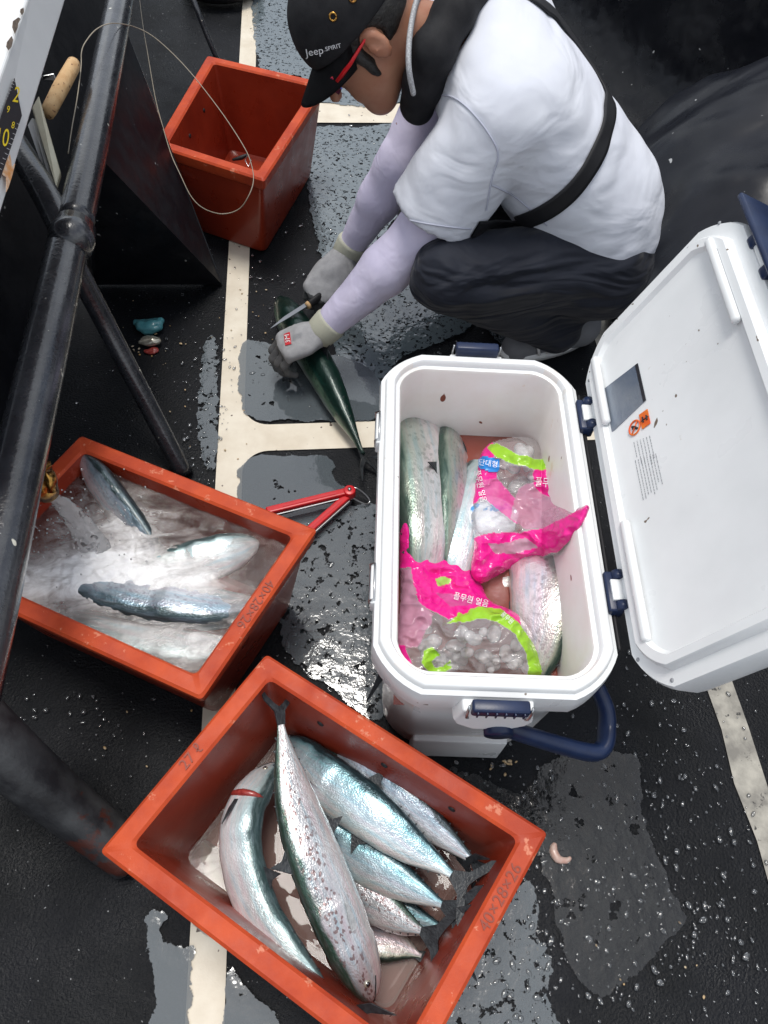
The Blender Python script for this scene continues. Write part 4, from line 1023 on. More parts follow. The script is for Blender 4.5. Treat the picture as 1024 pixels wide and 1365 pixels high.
w = water_sheet(Qc, .0365, .243, 40, .001, M['blood_water'], 'cool_box_water', None, None, 5); w['kind'] = 'structure'

# jet of water from the brass tap
tapt = thing('tap', at(52, 640, .36), 'brass tap nozzle beside the black rail pouring water into the crate', 'tap')
tp = [at(30, 560, .44), at(42, 600, .42), at(50, 628, .39), at(56, 645, .37), at(64, 658, .345)]
obj('pipe', tube_bm(catmull(tp[:3], 5), .014, 16), M['brass'], tapt)
obj('nozzle', tube_bm([tp[2], tp[2].lerp(tp[3], .4), tp[3], tp[3].lerp(tp[4], .5), tp[4]], [.016, .022, .022, .018, .0165], 18), M['brass'], tapt)
obj('collar', tube_bm([at(47, 618, .40), at(50, 628, .39)], .021, 8), M['brass'], tapt)
o = obj('lever', tube_bm([at(50, 628, .40), at(66, 640, .40), at(70, 655, .385)], [.008, .006, .007], 10), M['brass'], tapt)
M['jet'] = film('jet_water', (.72, .71, .70), .05, .42, 1.5, .9, 60, .01, hole=.60, hscale=45)
jp = catmull([at(66, 660, .34), at(84, 672, .315), at(108, 700, .265), at(128, 735, .205)], 8)
bm = tube_bm(jp, [.008+.022*(k/(len(jp)-1))**1.2 for k in range(len(jp))], 20, cap=False, flat=.45)
rj = random.Random(4)
for v in bm.verts: v.co += Vector((rj.uniform(-1, 1), rj.uniform(-1, 1), rj.uniform(-1, 1)))*.0018
for k in range(150):
    b = jp[rj.randrange(len(jp)//2, len(jp))]; c = b+Vector((rj.gauss(0, .045), rj.gauss(0, .035), abs(rj.gauss(0, .02))))
    bmesh.ops.create_icosphere(bm, subdivisions=1, radius=rj.uniform(.0008, .0022), matrix=Matrix.Translation(c))
tag(obj('water_jet', bm, M['jet']), kind='stuff')

# ------------------------------------------------------------------ the person
from mathutils.bvhtree import BVHTree
def cast(trees, px, py):
    d = (_fw*F_PX+_r*(px-512)-_u*(py-682.5)).normalized(); best = None
    for t in trees:
        h = t.ray_cast(CAM_LOC, d)
        if h[0] is not None and (best is None or h[3] < best[3]): best = h
    return best
def bvh(o):
    me = o.data; M_ = wmat(o)
    return BVHTree.FromPolygons([M_ @ v.co for v in me.vertices], [tuple(p.vertices) for p in me.polygons])
def ribbon(trees, pxs, width, off, th, name, m, parent, n=60, wn=4):
    """strip lying on a surface: centre line given where it shows, width in metres"""
    C = catmull([Vector((*q, 0)) for q in pxs], 12); pts = []
    for q in C:
        h = cast(trees, q.x, q.y)
        if h: pts.append((h[0], h[1]))
    if len(pts) < 3: print('RIBBON MISS', name); return None
    P = [p for p, _ in pts]; Nn = [q for _, q in pts]
    for _ in range(3):
        P = [P[0]]+[(P[i-1]+P[i]*2+P[i+1])/4 for i in range(1, len(P)-1)]+[P[-1]]
        Nn = [Nn[0]]+[(Nn[i-1]+Nn[i]*2+Nn[i+1]).normalized() for i in range(1, len(Nn)-1)]+[Nn[-1]]
    bm = bmesh.new(); rows = []
    for i in range(len(P)):
        T = (P[min(i+1, len(P)-1)]-P[max(i-1, 0)]).normalized(); S = T.cross(Nn[i]).normalized(); row = []
        for k in range(wn+1):
            s = (k/wn-.5)*width; q = P[i]+S*s; best = None
            for t in trees:
                h = t.find_nearest(q)
                if h[0] is not None and (best is None or h[3] < best[3]): best = h
            q2 = best[0]+best[1]*off if best and best[3] < .03 else q+Nn[i]*off
            q2 = q2*.5+(P[i]+S*s+Nn[i]*off)*.5
            row.append(q2)
        rows.append((row, Nn[i]))
    V = [[bm.verts.new(q) for q in r] for r, _ in rows]; U = [[bm.verts.new(q+n_*th) for q in r] for r, n_ in rows]
    for i in range(len(V)-1):
        for k in range(wn):
            bm.faces.new((V[i][k], V[i][k+1], V[i+1][k+1], V[i+1][k])); bm.faces.new((U[i][k], U[i+1][k], U[i+1][k+1], U[i][k+1]))
        bm.faces.new((V[i][0], V[i+1][0], U[i+1][0], U[i][0])); bm.faces.new((V[i][wn], U[i][wn], U[i+1][wn], V[i+1][wn]))
    bmesh.ops.recalc_face_normals(bm, faces=bm.faces)
    return obj(name, bm, m, parent)

A = lambda *q: np.array(at(*q))
hipL, hipR = np.array((.60, 1.225, .25)), np.array((.60, 1.41, .25))
kneeL, ankL = A(600, 368, .30), A(742, 440, .085)
kneeR, ankR = np.array((.27, 1.50, .28)), np.array((.50, 1.46, .07))
shL, shR = np.array((.315, 1.215, .56)), np.array((.315, 1.56, .585))
elL, wrL = A(563, 312, .33), A(428, 443, .125)
elR, wrR = A(532, 222, .34), A(462, 338, .125)
neck = np.array((.235, 1.385, .615)); HCt = A(484, 36, .64)
upv = Vector((-.72, .03, .55)).normalized(); fv = Vector((-.62, -.10, -.78)); fv = (fv-upv*fv.dot(upv)).normalized(); lv = upv.cross(fv).normalized()
if lv.y > 0: lv = -lv            # towards the left ear
HM = np.array([tuple(fv), tuple(lv), tuple(upv)]).T      # columns: forward, left, up
def hp_(f, l, u): return HCt+HM@np.array((f, l, u))
person = thing('person', Vector((.52, 1.32, 0)), 'person in white shirt, black cap and grey gloves squatting over a fish on the deck', 'person')

def body_sdf(P):
    d = rcone(P, (.58, 1.27, .32), (.36, 1.33, .54), .10, .10); d = smin(d, rcone(P, (.58, 1.37, .32), (.36, 1.45, .55), .10, .10), .05)
    d = smin(d, rcone(P, shL, shR, .05, .05), .05)
    for a, b, c, s in ((shL, elL, wrL, 0), (shR, elR, wrR, 1)):
        d = smin(d, rcone(P, a, b, .045, .038), .03); d = smin(d, rcone(P, b, c, .038, .024), .02)
    for a, b, c in ((hipL, kneeL, ankL), (hipR, kneeR, ankR)):
        d = smin(d, rcone(P, a, b, .075, .052), .03); d = smin(d, rcone(P, b, c, .05, .034), .02)
    d = smin(d, rcone(P, neck, hp_(-.03, 0, -.05), .056, .056), .02)
    # head
    h = ellip(P, hp_(-.005, 0, .03), (.098, .077, .090), HM)
    h = smin(h, ellip(P, hp_(.035, 0, -.045), (.062, .058, .068), HM), .03)
    h = smin(h, rcone(P, hp_(.02, -.045, -.05), hp_(.07, 0, -.098), .022, .022), .03)
    h = smin(h, rcone(P, hp_(.02, .045, -.05), hp_(.07, 0, -.098), .022, .022), .03)
    h = smin(h, rcone(P, hp_(.088, 0, .012), hp_(.118, 0, -.028), .008, .013), .012)      # nose
    h = smin(h, rcone(P, hp_(.088, -.018, -.058), hp_(.088, .018, -.058), .009, .009), .01)  # lips
    h = smax(h, -rcone(P, hp_(.101, -.02, -.0575), hp_(.101, .02, -.0575), .002, .002), .003)
    for s in (-1, 1):
        h = smax(h, -ellip(P, hp_(.098, s*.032, .004), (.014, .017, .011), HM), .012)
        e = ellip(P, hp_(-.012, s*.082, -.012), (.018, .011, .030), HM)
        e = smax(e, -ellip(P, hp_(-.008, s*.094, -.008), (.0105, .009, .019), HM), .005)
        e = smin(e, ellip(P, hp_(-.004, s*.086, -.014), (.006, .008, .010), HM), .006)
        h = smin(h, e, .008)
    d = smin(d, h, .02)
    return d
bo = obj('body', sdf_mesh(body_sdf, (-.10, 1.0, .0), (.75, 1.68, .80), .0062, relax=2), M['skin'], person)
for s in (-1, 1):
    bm = bmesh.new(); bmesh.ops.create_uvsphere(bm, u_segments=14, v_segments=8, radius=.011, matrix=Matrix.Translation(Vector(hp_(.086, s*.032, .004))))
    obj('eyeball', bm, M['white_print'], person)

def wr(P, sc, seed, st=(1, 1, 1)): return fbm(P*np.array(st), sc, 3, seed)
def rdg(P, sc, seed, st=(1, 1, 1)): return 1-np.abs(fbm(P*np.array(st), sc, 2, seed))*2
def shirt_sdf(P):
    d = rcone(P, (.580, 1.265, .33), (.37, 1.285, .545), .108, .115)
    d = smin(d, rcone(P, (.575, 1.385, .34), (.37, 1.51, .56), .120, .12), .10)
    d = smin(d, rcone(P, (.585, 1.31, .34), (.33, 1.39, .575), .122, .10), .08)
    d = smin(d, rcone(P, shL+[.02, .03, 0], shR+[.02, -.01, 0], .082, .08), .06)
    # shirt tail over the seat
    d = smin(d, ellip(P, (.605, 1.30, .27), (.108, .145, .105)), .06)
    d = smin(d, ellip(P, (.645, 1.26, .235), (.072, .10, .075)), .05)
    w = rdg(P, 13, 4, (1, .5, 1.2))*.0045+wr(P, 6, 5)*.006
    d = d+w
    # hem
    hem = (P[..., 2]-.19)*.72+(P[..., 0]-.60)*.36+wr(P, 12, 7)*.012+.01
    d = smax(d, -hem, .006)
    # left sleeve, loose
    ax = (elL-shL)/np.linalg.norm(elL-shL)
    sl = rcone(P, shL+[.01, .02, 0], shL+ax*.235, .082, .100, (1, .95, 1)); sl = sl+rdg(P, 16, 9, (1.2, 1, .5))*.0035+wr(P, 10, 13)*.004
    cut = (P-(shL+ax*.195))@(ax*.93+np.array((.0, -.05, -.1))); sl = smax(sl, cut+wr(P, 18, 3)*.003, .006)
    hol = rcone(P, shL+ax*.15, shL+ax*.26, .070, .086); sl = smax(sl, -np.maximum(hol, -(cut+.03)), .004)
    d = smin(d, sl, .018)
    ax2 = (elR-shR)/np.linalg.norm(elR-shR)
    sr = rcone(P, shR, shR+ax2*.18, .078, .085); sr = smax(sr, (P-(shR+ax2*.16))@ax2, .006)
    d = smin(d, sr, .02)
    d = smax(d, -ellip(P, neck+np.array((-.02, 0, .03)), (.075, .085, .075)), .01)
    return d
shirt = obj('shirt', sdf_mesh(shirt_sdf, (.08, .98, .08), (.86, 1.74, .80), .0065, relax=2), M['shirt'], person)
def pants_sdf(P):
    d = rcone(P, hipL+[0, 0, .01], kneeL, .104, .079, (1, 1, 1))
    d = smin(d, rcone(P, kneeL, ankL, .074, .056), .02)
    d = smin(d, rcone(P, hipR, kneeR, .10, .074), .03)
    d = smin(d, rcone(P, kneeR, ankR, .07, .055), .02)
    d = smin(d, ellip(P, (.60, 1.31, .235), (.135, .19, .125)), .05)
    d = d+rdg(P, 15, 21, (.6, 1, 1))*.0045+wr(P, 8, 23)*.006
    # pocket patch
    c = A(690, 385, .34); e = np.maximum(np.abs(P[..., 0]-c[0])-.07, np.abs(P[..., 2]-c[2]+.03)-.06)
    d = d-np.where((e < 0) & (P[..., 1] < 1.2), .0035, 0)
    return d
pants = obj('trousers', sdf_mesh(pants_sdf, (.08, .92, .0), (.84, 1.68, .46), .0065, relax=2), M['pants'], person)

def arm_sdf(a, b, c, r):
    def f(P):
        d = rcone(P, a, b, r*1.02, r); m = b+(c-b)*.35
        d = smin(d, rcone(P, b, m, r*.98, r*.97), .02); d = smin(d, rcone(P, m, c, r*.95, r*.55), .012)
        d = d+rdg(P, 26, 31, (1, 1, 1))*.0012+wr(P, 12, 33)*.0022
        ax = (c-b)/np.linalg.norm(c-b)
        return smax(d, (P-c)@ax-.006, .003)
    return f
for a, b, c, r in ((shL, elL, wrL, .055), (shR, elR, wrR, .05)):
    q = np.array([a, b, c]); obj('arm_sleeve', sdf_mesh(arm_sdf(a, b, c, r), q.min(0)-.08, q.max(0)+.08, .005, relax=2), M['arm_sleeve'], person)

# gloves
def hand(wr_, kn, bdir, thumb_s, curl, name, red):
    """wr_ wrist, kn knuckle centre, bdir sideways, thumb_s +1/-1 side of the thumb"""
    Aa = Vector(kn-wr_); Lh = Aa.length; Aa.normalize(); B = Vector(bdir); B = (B-Aa*B.dot(Aa)).normalized(); Nn = Aa.cross(B)
    if Nn.z < 0: Nn = -Nn
    W0 = Vector(wr_)
    fing = []
    for i, (o_, ln, rd) in enumerate(((.031, .040, .0108), (.0105, .045, .0112), (-.0105, .042, .0108), (-.031, .034, .0098))):
        o_ *= thumb_s
        k = W0+Aa*(Lh*(1-.04*abs(i-1.2)))+B*o_; ch = [k-Aa*.02, k]; ang = curl[0]+i*4
        dr = Aa
        for s_, (l_, da) in enumerate(((ln, curl[0]), (ln*.62, curl[1]), (ln*.5, curl[2]))):
            tot = sum(curl[:s_+1])+i*3
            dv = Aa*math.cos(R(tot))-Nn*math.sin(R(tot)); k = k+dv*l_; ch.append(k)
        fing.append((ch, rd))
    t0 = W0+Aa*Lh*.30+B*.030*thumb_s-Nn*.006; t1 = t0+(Aa*.6+B*.75*thumb_s-Nn*.35).normalized()*.036; t2 = t1+(Aa*.8+B*.1*thumb_s-Nn*.7).normalized()*.032; t3 = t2+(Aa*.6-B*.3*thumb_s-Nn*.8).normalized()*.024
    HMx = np.array([tuple(Aa), tuple(B), tuple(Nn)]).T
    pc = np.array(W0+Aa*Lh*.58)
    def f(P):
        d = ellip(P, pc, (Lh*.62, .047, .021), HMx)
        d = smin(d, rcone(P, W0, W0+Aa*Lh*.5, .029, .030, None), .02)
        for o_ in (-.030, .030): d = smin(d, rcone(P, W0+Aa*Lh*.45+B*o_*.7, W0+Aa*Lh*.96+B*o_, .016, .014), .012)
        g = None
        for ch, rd in fing:
            q = None
            for s_ in range(len(ch)-1):
                c_ = rcone(P, ch[s_], ch[s_+1], rd*(1.08-.06*s_), rd*(1.02-.06*s_))
                q = c_ if q is None else smin(q, c_, .004)
            g = q if g is None else np.minimum(g, q)
        d = smin(d, g, .007)
        t_ = smin(rcone(P, t0, t1, .0155, .0135), smin(rcone(P, t1, t2, .0132, .012), rcone(P, t2, t3, .0118, .0105), .004), .004)
        d = smin(d, t_, .010)
        return d+wr(P, 60, 41)*.0010+rdg(P, 45, 43)*.0007
    lo = np.minimum(np.array(W0), pc)-.11; hi = np.maximum(np.array(W0), pc)+.11
    me = sdf_mesh(f, lo, hi, .0024, relax=1)
    g = obj(name, me, M['glove'], person); me.materials.append(M['glove_dark'])
    for p in me.polygons:
        q = p.center-W0; a_ = q.dot(Aa); n_ = q.dot(Nn)
        if (n_ < -.012 and a_ > Lh*.15) or a_ > Lh+.012+ .35*(n_+.0): p.material_index = 1
    return g, (W0, Aa, B, Nn)
def cuff(wr_, el, r, name_par):
    ax = Vector(el-wr_).normalized(); w0 = Vector(wr_)
    pts = [w0-ax*.010, w0+ax*.004, w0+ax*.030, w0+ax*.036]
    return obj('cuff', tube_bm(pts, [r*.98, r*1.04, r*1.10, r*1.04], 28), M['glove_cuff'], name_par)
knL = A(380, 462, .108)
gl, fl = hand(wrL, knL, (0.1, 1, 0), 1, (38, 50, 35), 'glove', True)
cuff(wrL, elL, .034, gl)
knR = A(425, 392, .092)
gr, fr_ = hand(wrR, knR, (-.9, .35, .1), -1, (55, 70, 45), 'glove', False)
cuff(wrR, elR, .034, gr)
TL = [bvh(gl)]
def text_cast(s, trees, px, py, ang, sz, m, parent, off=.0012, name='lettering', squash=1.0):
    me = text_polys(s, 1.0); c_, s_ = math.cos(R(ang)), math.sin(R(ang)); ok = True
    bm = bmesh.new(); bm.from_mesh(me)
    bmesh.ops.triangulate(bm, faces=bm.faces)
    for v in bm.verts:
        x, y = v.co.x*sz*squash, v.co.y*sz
        X = px+x*c_+y*s_; Y = py+x*s_-y*c_
        h = cast(trees, X, Y)
        if h: v.co = h[0]+h[1]*off if h[1].dot(h[0]-CAM_LOC) < 0 else h[0]-h[1]*off
        else: v.co = Vector((0, 0, 50)); v.tag = True
    bmesh.ops.delete(bm, geom=[v for v in bm.verts if v.co.z > 40], context='VERTS')
    return obj(name, bm, m, parent, smooth=False)
def patch_cast(trees, poly, m, parent, off, name, th=.0008, sub=4):
    P = []
    n = len(poly)
    bm = bmesh.new()
    for i in range(n):
        a, b = Vector((*poly[i], 0)), Vector((*poly[(i+1) % n], 0))
        for k in range(sub):
            q = a.lerp(b, k/sub); h = cast(trees, q.x, q.y)
            if h:
                nn = h[1] if h[1].dot(h[0]-CAM_LOC) < 0 else -h[1]
                P.append(h[0]+nn*off)
    if len(P) < 3: print('PATCH MISS', name); bm.free(); return None
    slab_bm(P, th, bm); bmesh.ops.triangulate(bm, faces=[f for f in bm.faces if len(f.verts) > 4])
    return obj(name, bm, m, parent, smooth=False)
rp_ = patch_cast(TL, [(379, 446), (387, 443), (389, 459), (381, 461)], M['label_red'], gl, .0014, 'red_patch', sub=1)
text_cast('3M', TL, 384.5, 452, -100, 9, M['white_print'], gl, .0028)
for k in range(3): text_cast('||||||', TL, 392+k*4, 450-k*2, -78, 5, M['grey_print'], gl, .0015)

# strap, collar, sleeve tag, seams
TS = [bvh(shirt)]
ribbon(TS, [(668, -30), (705, -4), (745, 26), (785, 58), (806, 88), (812, 130), (806, 175), (788, 218), (758, 258), (718, 286), (672, 300), (632, 304)], .035, .003, .003, 'strap', M['strap'], person, wn=5)
for i, ps in enumerate(([(576, 128), (600, 128), (622, 142), (645, 168), (662, 196), (664, 212)], [(512, 281), (550, 294), (590, 301), (628, 305)], [(664, 212), (655, 240), (648, 280)], [(655, 246), (690, 264), (730, 300)])):
    ribbon(TS, ps, .0028, .0008, .001, 'seam', M['seam'], shirt, wn=1)
patch_cast(TS, [(512, 276), (517, 283), (516, 291), (511, 285)], M['label_red'], shirt, .002, 'sleeve_tag', sub=1)
bu = cast(TS, 798, 74)
if bu:
    r_ = bu[1].to_track_quat('Z', 'Y').to_matrix()
    o = obj('buckle', box_bm(bu[0]+bu[1]*.012, (.045, .05, .014), rot=r_), M['dark'], person); bevel(o, .005, 3)
def collar_sdf(P):
    pts = [A(668, -70, .70), A(640, -28, .695), A(606, 18, .675), A(578, 70, .635), A(565, 110, .58), A(556, 140, .53)]
    d = None
    for a, b in zip(pts, pts[1:]):
        q = rcone(P, a, b, .036, .033); d = q if d is None else smin(d, q, .02)
    d = smin(d, rcone(P, A(650, -60, .66), A(600, 30, .63), .046, .034), .03)
    return d+wr(P, 14, 51)*.004
collar = obj('vest_collar', sdf_mesh(collar_sdf, (.06, 1.05, .44), (.55, 1.85, .80), .006), M['black_cloth'], person)
obj('collar_trim', tube_bm(catmull([at(564, -20, .69), at(553, 10, .682), at(546, 50, .664), at(545, 90, .635), at(551, 124, .595)], 6), .0095, 12, flat=.5), M['grey_mesh'], collar)

# cap, hair, sunglasses
def cap_sdf(P):
    d = ellip(P, hp_(-.005, 0, .038), (.110, .090, .098), HM)
    L_ = (P-HCt)@HM
    d = smax(d, -(L_[..., 2]-(.020+L_[..., 0]*.12)), .004)
    inner = ellip(P, hp_(-.005, 0, .03), (.100, .080, .088), HM)
    d = smax(d, -inner, .003)
    return d+wr(P, 16, 61)*.0025
cap = obj('cap', sdf_mesh(cap_sdf, HCt-.16, HCt+.17, .0042, relax=2), M['black_cloth'], person)
def brim_bm():
    bm = bmesh.new(); n = 22; m_ = 9; rows = []
    for i in range(n+1):
        a = R(-80+160*i/n); row = []
        for k in range(m_+1):
            t = k/m_; rad0x, rad0y = .100, .084
            ex = .072*math.cos(a)**.6*t if math.cos(a) > 0 else 0
            f = math.cos(a)*rad0x+ex; l = math.sin(a)*(rad0y-.006*t)
            u = .030-.020*(l/.08)**2*(.3+t)-.020*t+.004
            row.append(Vector(hp_(f-.003, l, u)))
        rows.append(row)
    V = [[bm.verts.new(q) for q in r_] for r_ in rows]
    for i in range(n):
        for k in range(m_): bm.faces.new((V[i][k], V[i+1][k], V[i+1][k+1], V[i][k+1]))
    bmesh.ops.solidify(bm, geom=bm.faces[:], thickness=.004)
    bmesh.ops.recalc_face_normals(bm, faces=bm.faces); return bm
obj('brim', brim_bm(), M['black_cloth'], cap)
TC = [bvh(cap)]
for q in ((444, 22), (470, -3)):
    h = cast(TC, *q)
    if h:
        bm = bmesh.new(); rm = h[1].to_track_quat('Z', 'Y').to_matrix()
        ring = [h[0]+h[1]*.001+rm @ Vector((.0055*math.cos(2*math.pi*k/16), .0055*math.sin(2*math.pi*k/16), 0)) for k in range(17)]
        obj('eyelet', tube_bm(ring, .0018, 8), M['brass'], cap)
text_cast('Jeep', TC, 420, 68, -10, 14, M['white_print'], cap, .0018)
text_cast('.SPIRIT', TC, 443.5, 62.5, -14, 8, M['white_print'], cap, .0018)
def hair_sdf(P):
    d = ellip(P, hp_(-.012, 0, .022), (.103, .082, .092), HM); L_ = (P-HCt)@HM
    d = smax(d, -(L_[..., 2]-(-.045-L_[..., 0]*.25)), .01)
    # keep it behind the face, cut round the ears
    d = smax(d, L_[..., 0]-.045, .01)
    for s in (-1, 1):
        d = smax(d, -ellip(P, hp_(-.008, s*.085, -.022), (.026, .03, .040), HM), .006)
        sb = ellip(P, hp_(.024, s*.071, -.018), (.010, .010, .034), HM); d = smin(d, sb, .006)
    return d+wr(P, 90, 71)*.003
obj('hair', sdf_mesh(hair_sdf, HCt-.14, HCt+.14, .004, relax=1), M['hair'], person)
sg = obj('sunglasses', tube_bm([Vector(hp_(-.01, .083, .010)), Vector(hp_(.04, .080, .006)), Vector(hp_(.078, .066, .004))], [.002, .0035, .005], 8), M['red'], person)
obj('temple', tube_bm([Vector(hp_(-.01, -.083, .010)), Vector(hp_(.04, -.080, .006)), Vector(hp_(.078, -.066, .004))], [.002, .0035, .005], 8), M['red'], sg)
obj('frame', tube_bm(catmull([Vector(hp_(.078, .066, .012)), Vector(hp_(.103, .035, .022)), Vector(hp_(.110, 0, .016)), Vector(hp_(.103, -.035, .022)), Vector(hp_(.078, -.066, .012))], 5), .003, 8), M['red'], sg)
for s in (-1, 1):
    P_ = [Vector(hp_(*q)) for q in ((.080, s*.068, .014), (.100, s*.046, .020), (.111, s*.016, .016), (.112, s*.012, -.006), (.104, s*.034, -.022), (.086, s*.062, -.012))]
    obj('lens', slab_bm(P_, .002), M['lens'], sg, False)

# shoes
def shoe(toe, heel, nm):
    ax = (toe-heel); L_ = np.linalg.norm(ax); ax = ax/L_
    side = np.cross((0, 0, 1), ax)
    def f(P):
        d = rcone(P, heel+[0, 0, .04], toe+[0, 0, .028], .043, .034); d = smin(d, rcone(P, heel+[0, 0, .05], heel+ax*.06+[0, 0, .085], .045, .045), .03)
        d = smax(d, -(P[..., 2]-.010), .004); return d
    q = np.array([toe, heel]); s = obj('shoe', sdf_mesh(f, q.min(0)-.08, q.max(0)+[.08, .08, .15], .005), M['shoe'], person)
    pts = []
    for k in range(28):
        a = 2*math.pi*k/28; c = (heel+toe)/2; pts.append(Vector(c+ax*math.cos(a)*(L_/2+.04)+side*math.sin(a)*.043+[0, 0, 0]))
    obj('sole', prism_bm([(p.x, p.y) for p in pts], .006, .026), M['board'], s)
    for k in range(3):
        c = heel+ax*(.085+.022*k)
        sd = -side if side[1] > 0 else side
        obj('stripe', tube_bm([Vector(c+sd*.043+[0, 0, .03]), Vector(c+ax*.01+sd*.038+[0, 0, .062]), Vector(c+ax*.016+sd*.02+[0, 0, .076])], .0035, 6), M['white_print'], s)
shoe(A(688, 462, .03)*[1, 1, 0], A(770, 440, .03)*[1, 1, 0], 'shoe')
shoe(np.array((.40, 1.50, 0)), np.array((.56, 1.47, 0)), 'shoe')

# knife in the far hand
kt = thing('knife', at(400, 415, .08), 'thin steel knife with dark handle in the far gloved hand cutting the fish', 'knife')
k0, k1, k2 = at(440, 386, .085), at(412, 406, .10), at(361, 438, .092)
obj('handle', tube_bm([k0, k0.lerp(k1, .5), k1], [.011, .012, .010], 12, flat=.7), M['dark'], kt)
obj('bolster', tube_bm([k1, k1.lerp(k2, .06)], [.0095, .008], 10), M['cork'], kt)
kd = (k2-k1).normalized(); ks = Vector((0, 0, 1)).cross(kd).normalized()
obj('blade', slab_bm([k1+ks*.002+kd*.004, k1.lerp(k2, .5)+ks*.002, k2+ks*.0005, k2-ks*.0005, k1.lerp(k2, .6)-ks*.008, k1-ks*.009+kd*.004], .0014), M['blade_steel'], kt, False)

# ------------------------------------------------------------------ plastic bags and ice pack in the cool box
M['bag'] = film('bag_film', (.8, .8, .8), .08, .5, 1.48, .8, 38, .006, vcol='print')
M['bag_text'] = mat('bag_white_print', (.85, .84, .86), .35)
M['bag_blue'] = mat('bag_blue_print', (.02, .22, .62), .3)
def atn(x, y, z):
    d = np.array(_fw)[None]*F_PX+np.array(_r)[None]*(x[:, None]-512)-np.array(_u)[None]*(y[:, None]-682.5)
    return np.array(CAM_LOC)+d*((z-CAM_LOC.z)/d[:, 2])[:, None]
def bag(outline, base, amp, zones, label, name='plastic_bag', seed=1, step=1.25, drop=.03, group='crumpled bags in the cool box', lumps=()):
    O = [(p.x, p.y) for p in catmull([Vector((*q, 0)) for q in outline], 5, True)]
    xs = np.arange(min(p[0] for p in O), max(p[0] for p in O)+step, step); ys = np.arange(min(p[1] for p in O), max(p[1] for p in O)+step, step)
    X, Y = np.meshgrid(xs, ys); sh = X.shape; x = X.ravel(); y = Y.ravel(); ins = inpoly(x, y, O)
    def zf(x, y):
        P = np.stack([x/100, y/100, np.zeros_like(x)], 1)
        cr = np.abs(fbm(P+fbm(P, 3, 2, seed)[:, None]*.25, 1.5, 2, seed+3)); cr2 = np.abs(fbm(P*np.array([1, 1.4, 1]), 5.0, 2, seed+6))
        d = polydist(x, y, O)
        z = base(x, y)+amp*.8*(1.0-2.6*cr)+amp*.36*(1-2.6*cr2)
        for lx, ly, lr, lh in lumps: z = z+lh*np.exp(-((x-lx)**2+(y-ly)**2)/lr**2)
        return z-drop*np.exp(-d/7.0)
    z = zf(x, y); V = atn(x, y, z)
    idx = -np.ones(len(x), int); keep = ins.reshape(sh)
    q = keep[:-1, :-1] & keep[1:, :-1] & keep[:-1, 1:] & keep[1:, 1:]
    I, J = np.nonzero(q); n = sh[1]; F = np.stack([I*n+J, (I+1)*n+J, (I+1)*n+J+1, I*n+J+1], 1)
    used = np.unique(F); idx[used] = np.arange(len(used)); F = idx[F]
    t = thing(name, Vector(V[used].mean(0)), label, 'plastic bag', group)
    me = mesh_of(V[used], F); ca = me.color_attributes.new('print', 'FLOAT_COLOR', 'POINT')
    col = np.tile(np.array([.90, .88, .90, .20]), (len(used), 1)); ux, uy = x[used], y[used]
    wob = fbm(np.stack([ux/100, uy/100, np.zeros_like(ux)], 1), 9, 2, 5)*3
    for zp, c in zones:
        mk_ = inpoly(ux+wob, uy+wob, zp); col[mk_] = c
    ca.data.foreach_set('color', col.astype(np.float32).ravel())
    o = obj('film', me, M['bag'], t)
    return t, zf
PK = (.80, .012, .27, .90); PKL = (.85, .10, .40, .62); GR = (.30, .58, .03, .92); PKP = (.85, .42, .60, .45)
def bprint(s, zf, cx, cy, ang, sz, m, parent, sq=1.0, off=.0025):
    me = text_polys(s, 1.0); bm = bmesh.new(); bm.from_mesh(me); bmesh.ops.triangulate(bm, faces=bm.faces)
    bmesh.ops.subdivide_edges(bm, edges=[e for e in bm.edges if e.calc_length() > .25], cuts=1)
    c_, s_ = math.cos(R(ang)), math.sin(R(ang))
    vs = list(bm.verts); X = np.array([cx+v.co.x*sz*sq*c_+v.co.y*sz*s_ for v in vs]); Y = np.array([cy+v.co.x*sz*sq*s_-v.co.y*sz*c_ for v in vs])
    Q = atn(X, Y, zf(X, Y)+off)
    for v, q in zip(vs, Q): v.co = Vector(q)
    return obj('lettering', bm, m, parent, smooth=False)
def bpatch(zf, poly, m, parent, name='print_patch', off=.0018, n=8):
    xs = [p[0] for p in poly]; ys = [p[1] for p in poly]; X, Y = np.meshgrid(np.linspace(min(xs), max(xs), 16), np.linspace(min(ys), max(ys), 14)); sh = X.shape
    x, y = X.ravel(), Y.ravel(); k = inpoly(x, y, poly).reshape(sh); Q = atn(x, y, zf(x, y)+off)
    q = k[:-1, :-1] & k[1:, :-1] & k[:-1, 1:] & k[1:, 1:]; I, J = np.nonzero(q); w_ = sh[1]
    F = np.stack([I*w_+J, (I+1)*w_+J, (I+1)*w_+J+1, I*w_+J+1], 1); used = np.unique(F); idx = -np.ones(len(x), int); idx[used] = np.arange(len(used))
    return obj(name, mesh_of(Q[used], idx[F]), m, parent)

# ice pack under the first bag
def ice_sdf(P):
    c = A(656, 690, .272); d = ellip(P, c, (.045, .040, .018)); return d+rdg(P, 30, 81)*.004+wr(P, 20, 82)*.006
M['ice_pack'] = mat('ice_pack_print', (.72, .76, .82), .4, var=(.08, .30, .62), vscale=34, vdet=3, vlo=.56, vhi=.6, bump=.4, bscale=60, bdist=.004)
tag(obj('ice_pack', sdf_mesh(ice_sdf, A(656, 690, .272)-.07, A(656, 690, .272)+.07, .003), M['ice_pack']), 'crumpled white and blue ice pack showing under the clear part of the upper bag', 'ice pack')

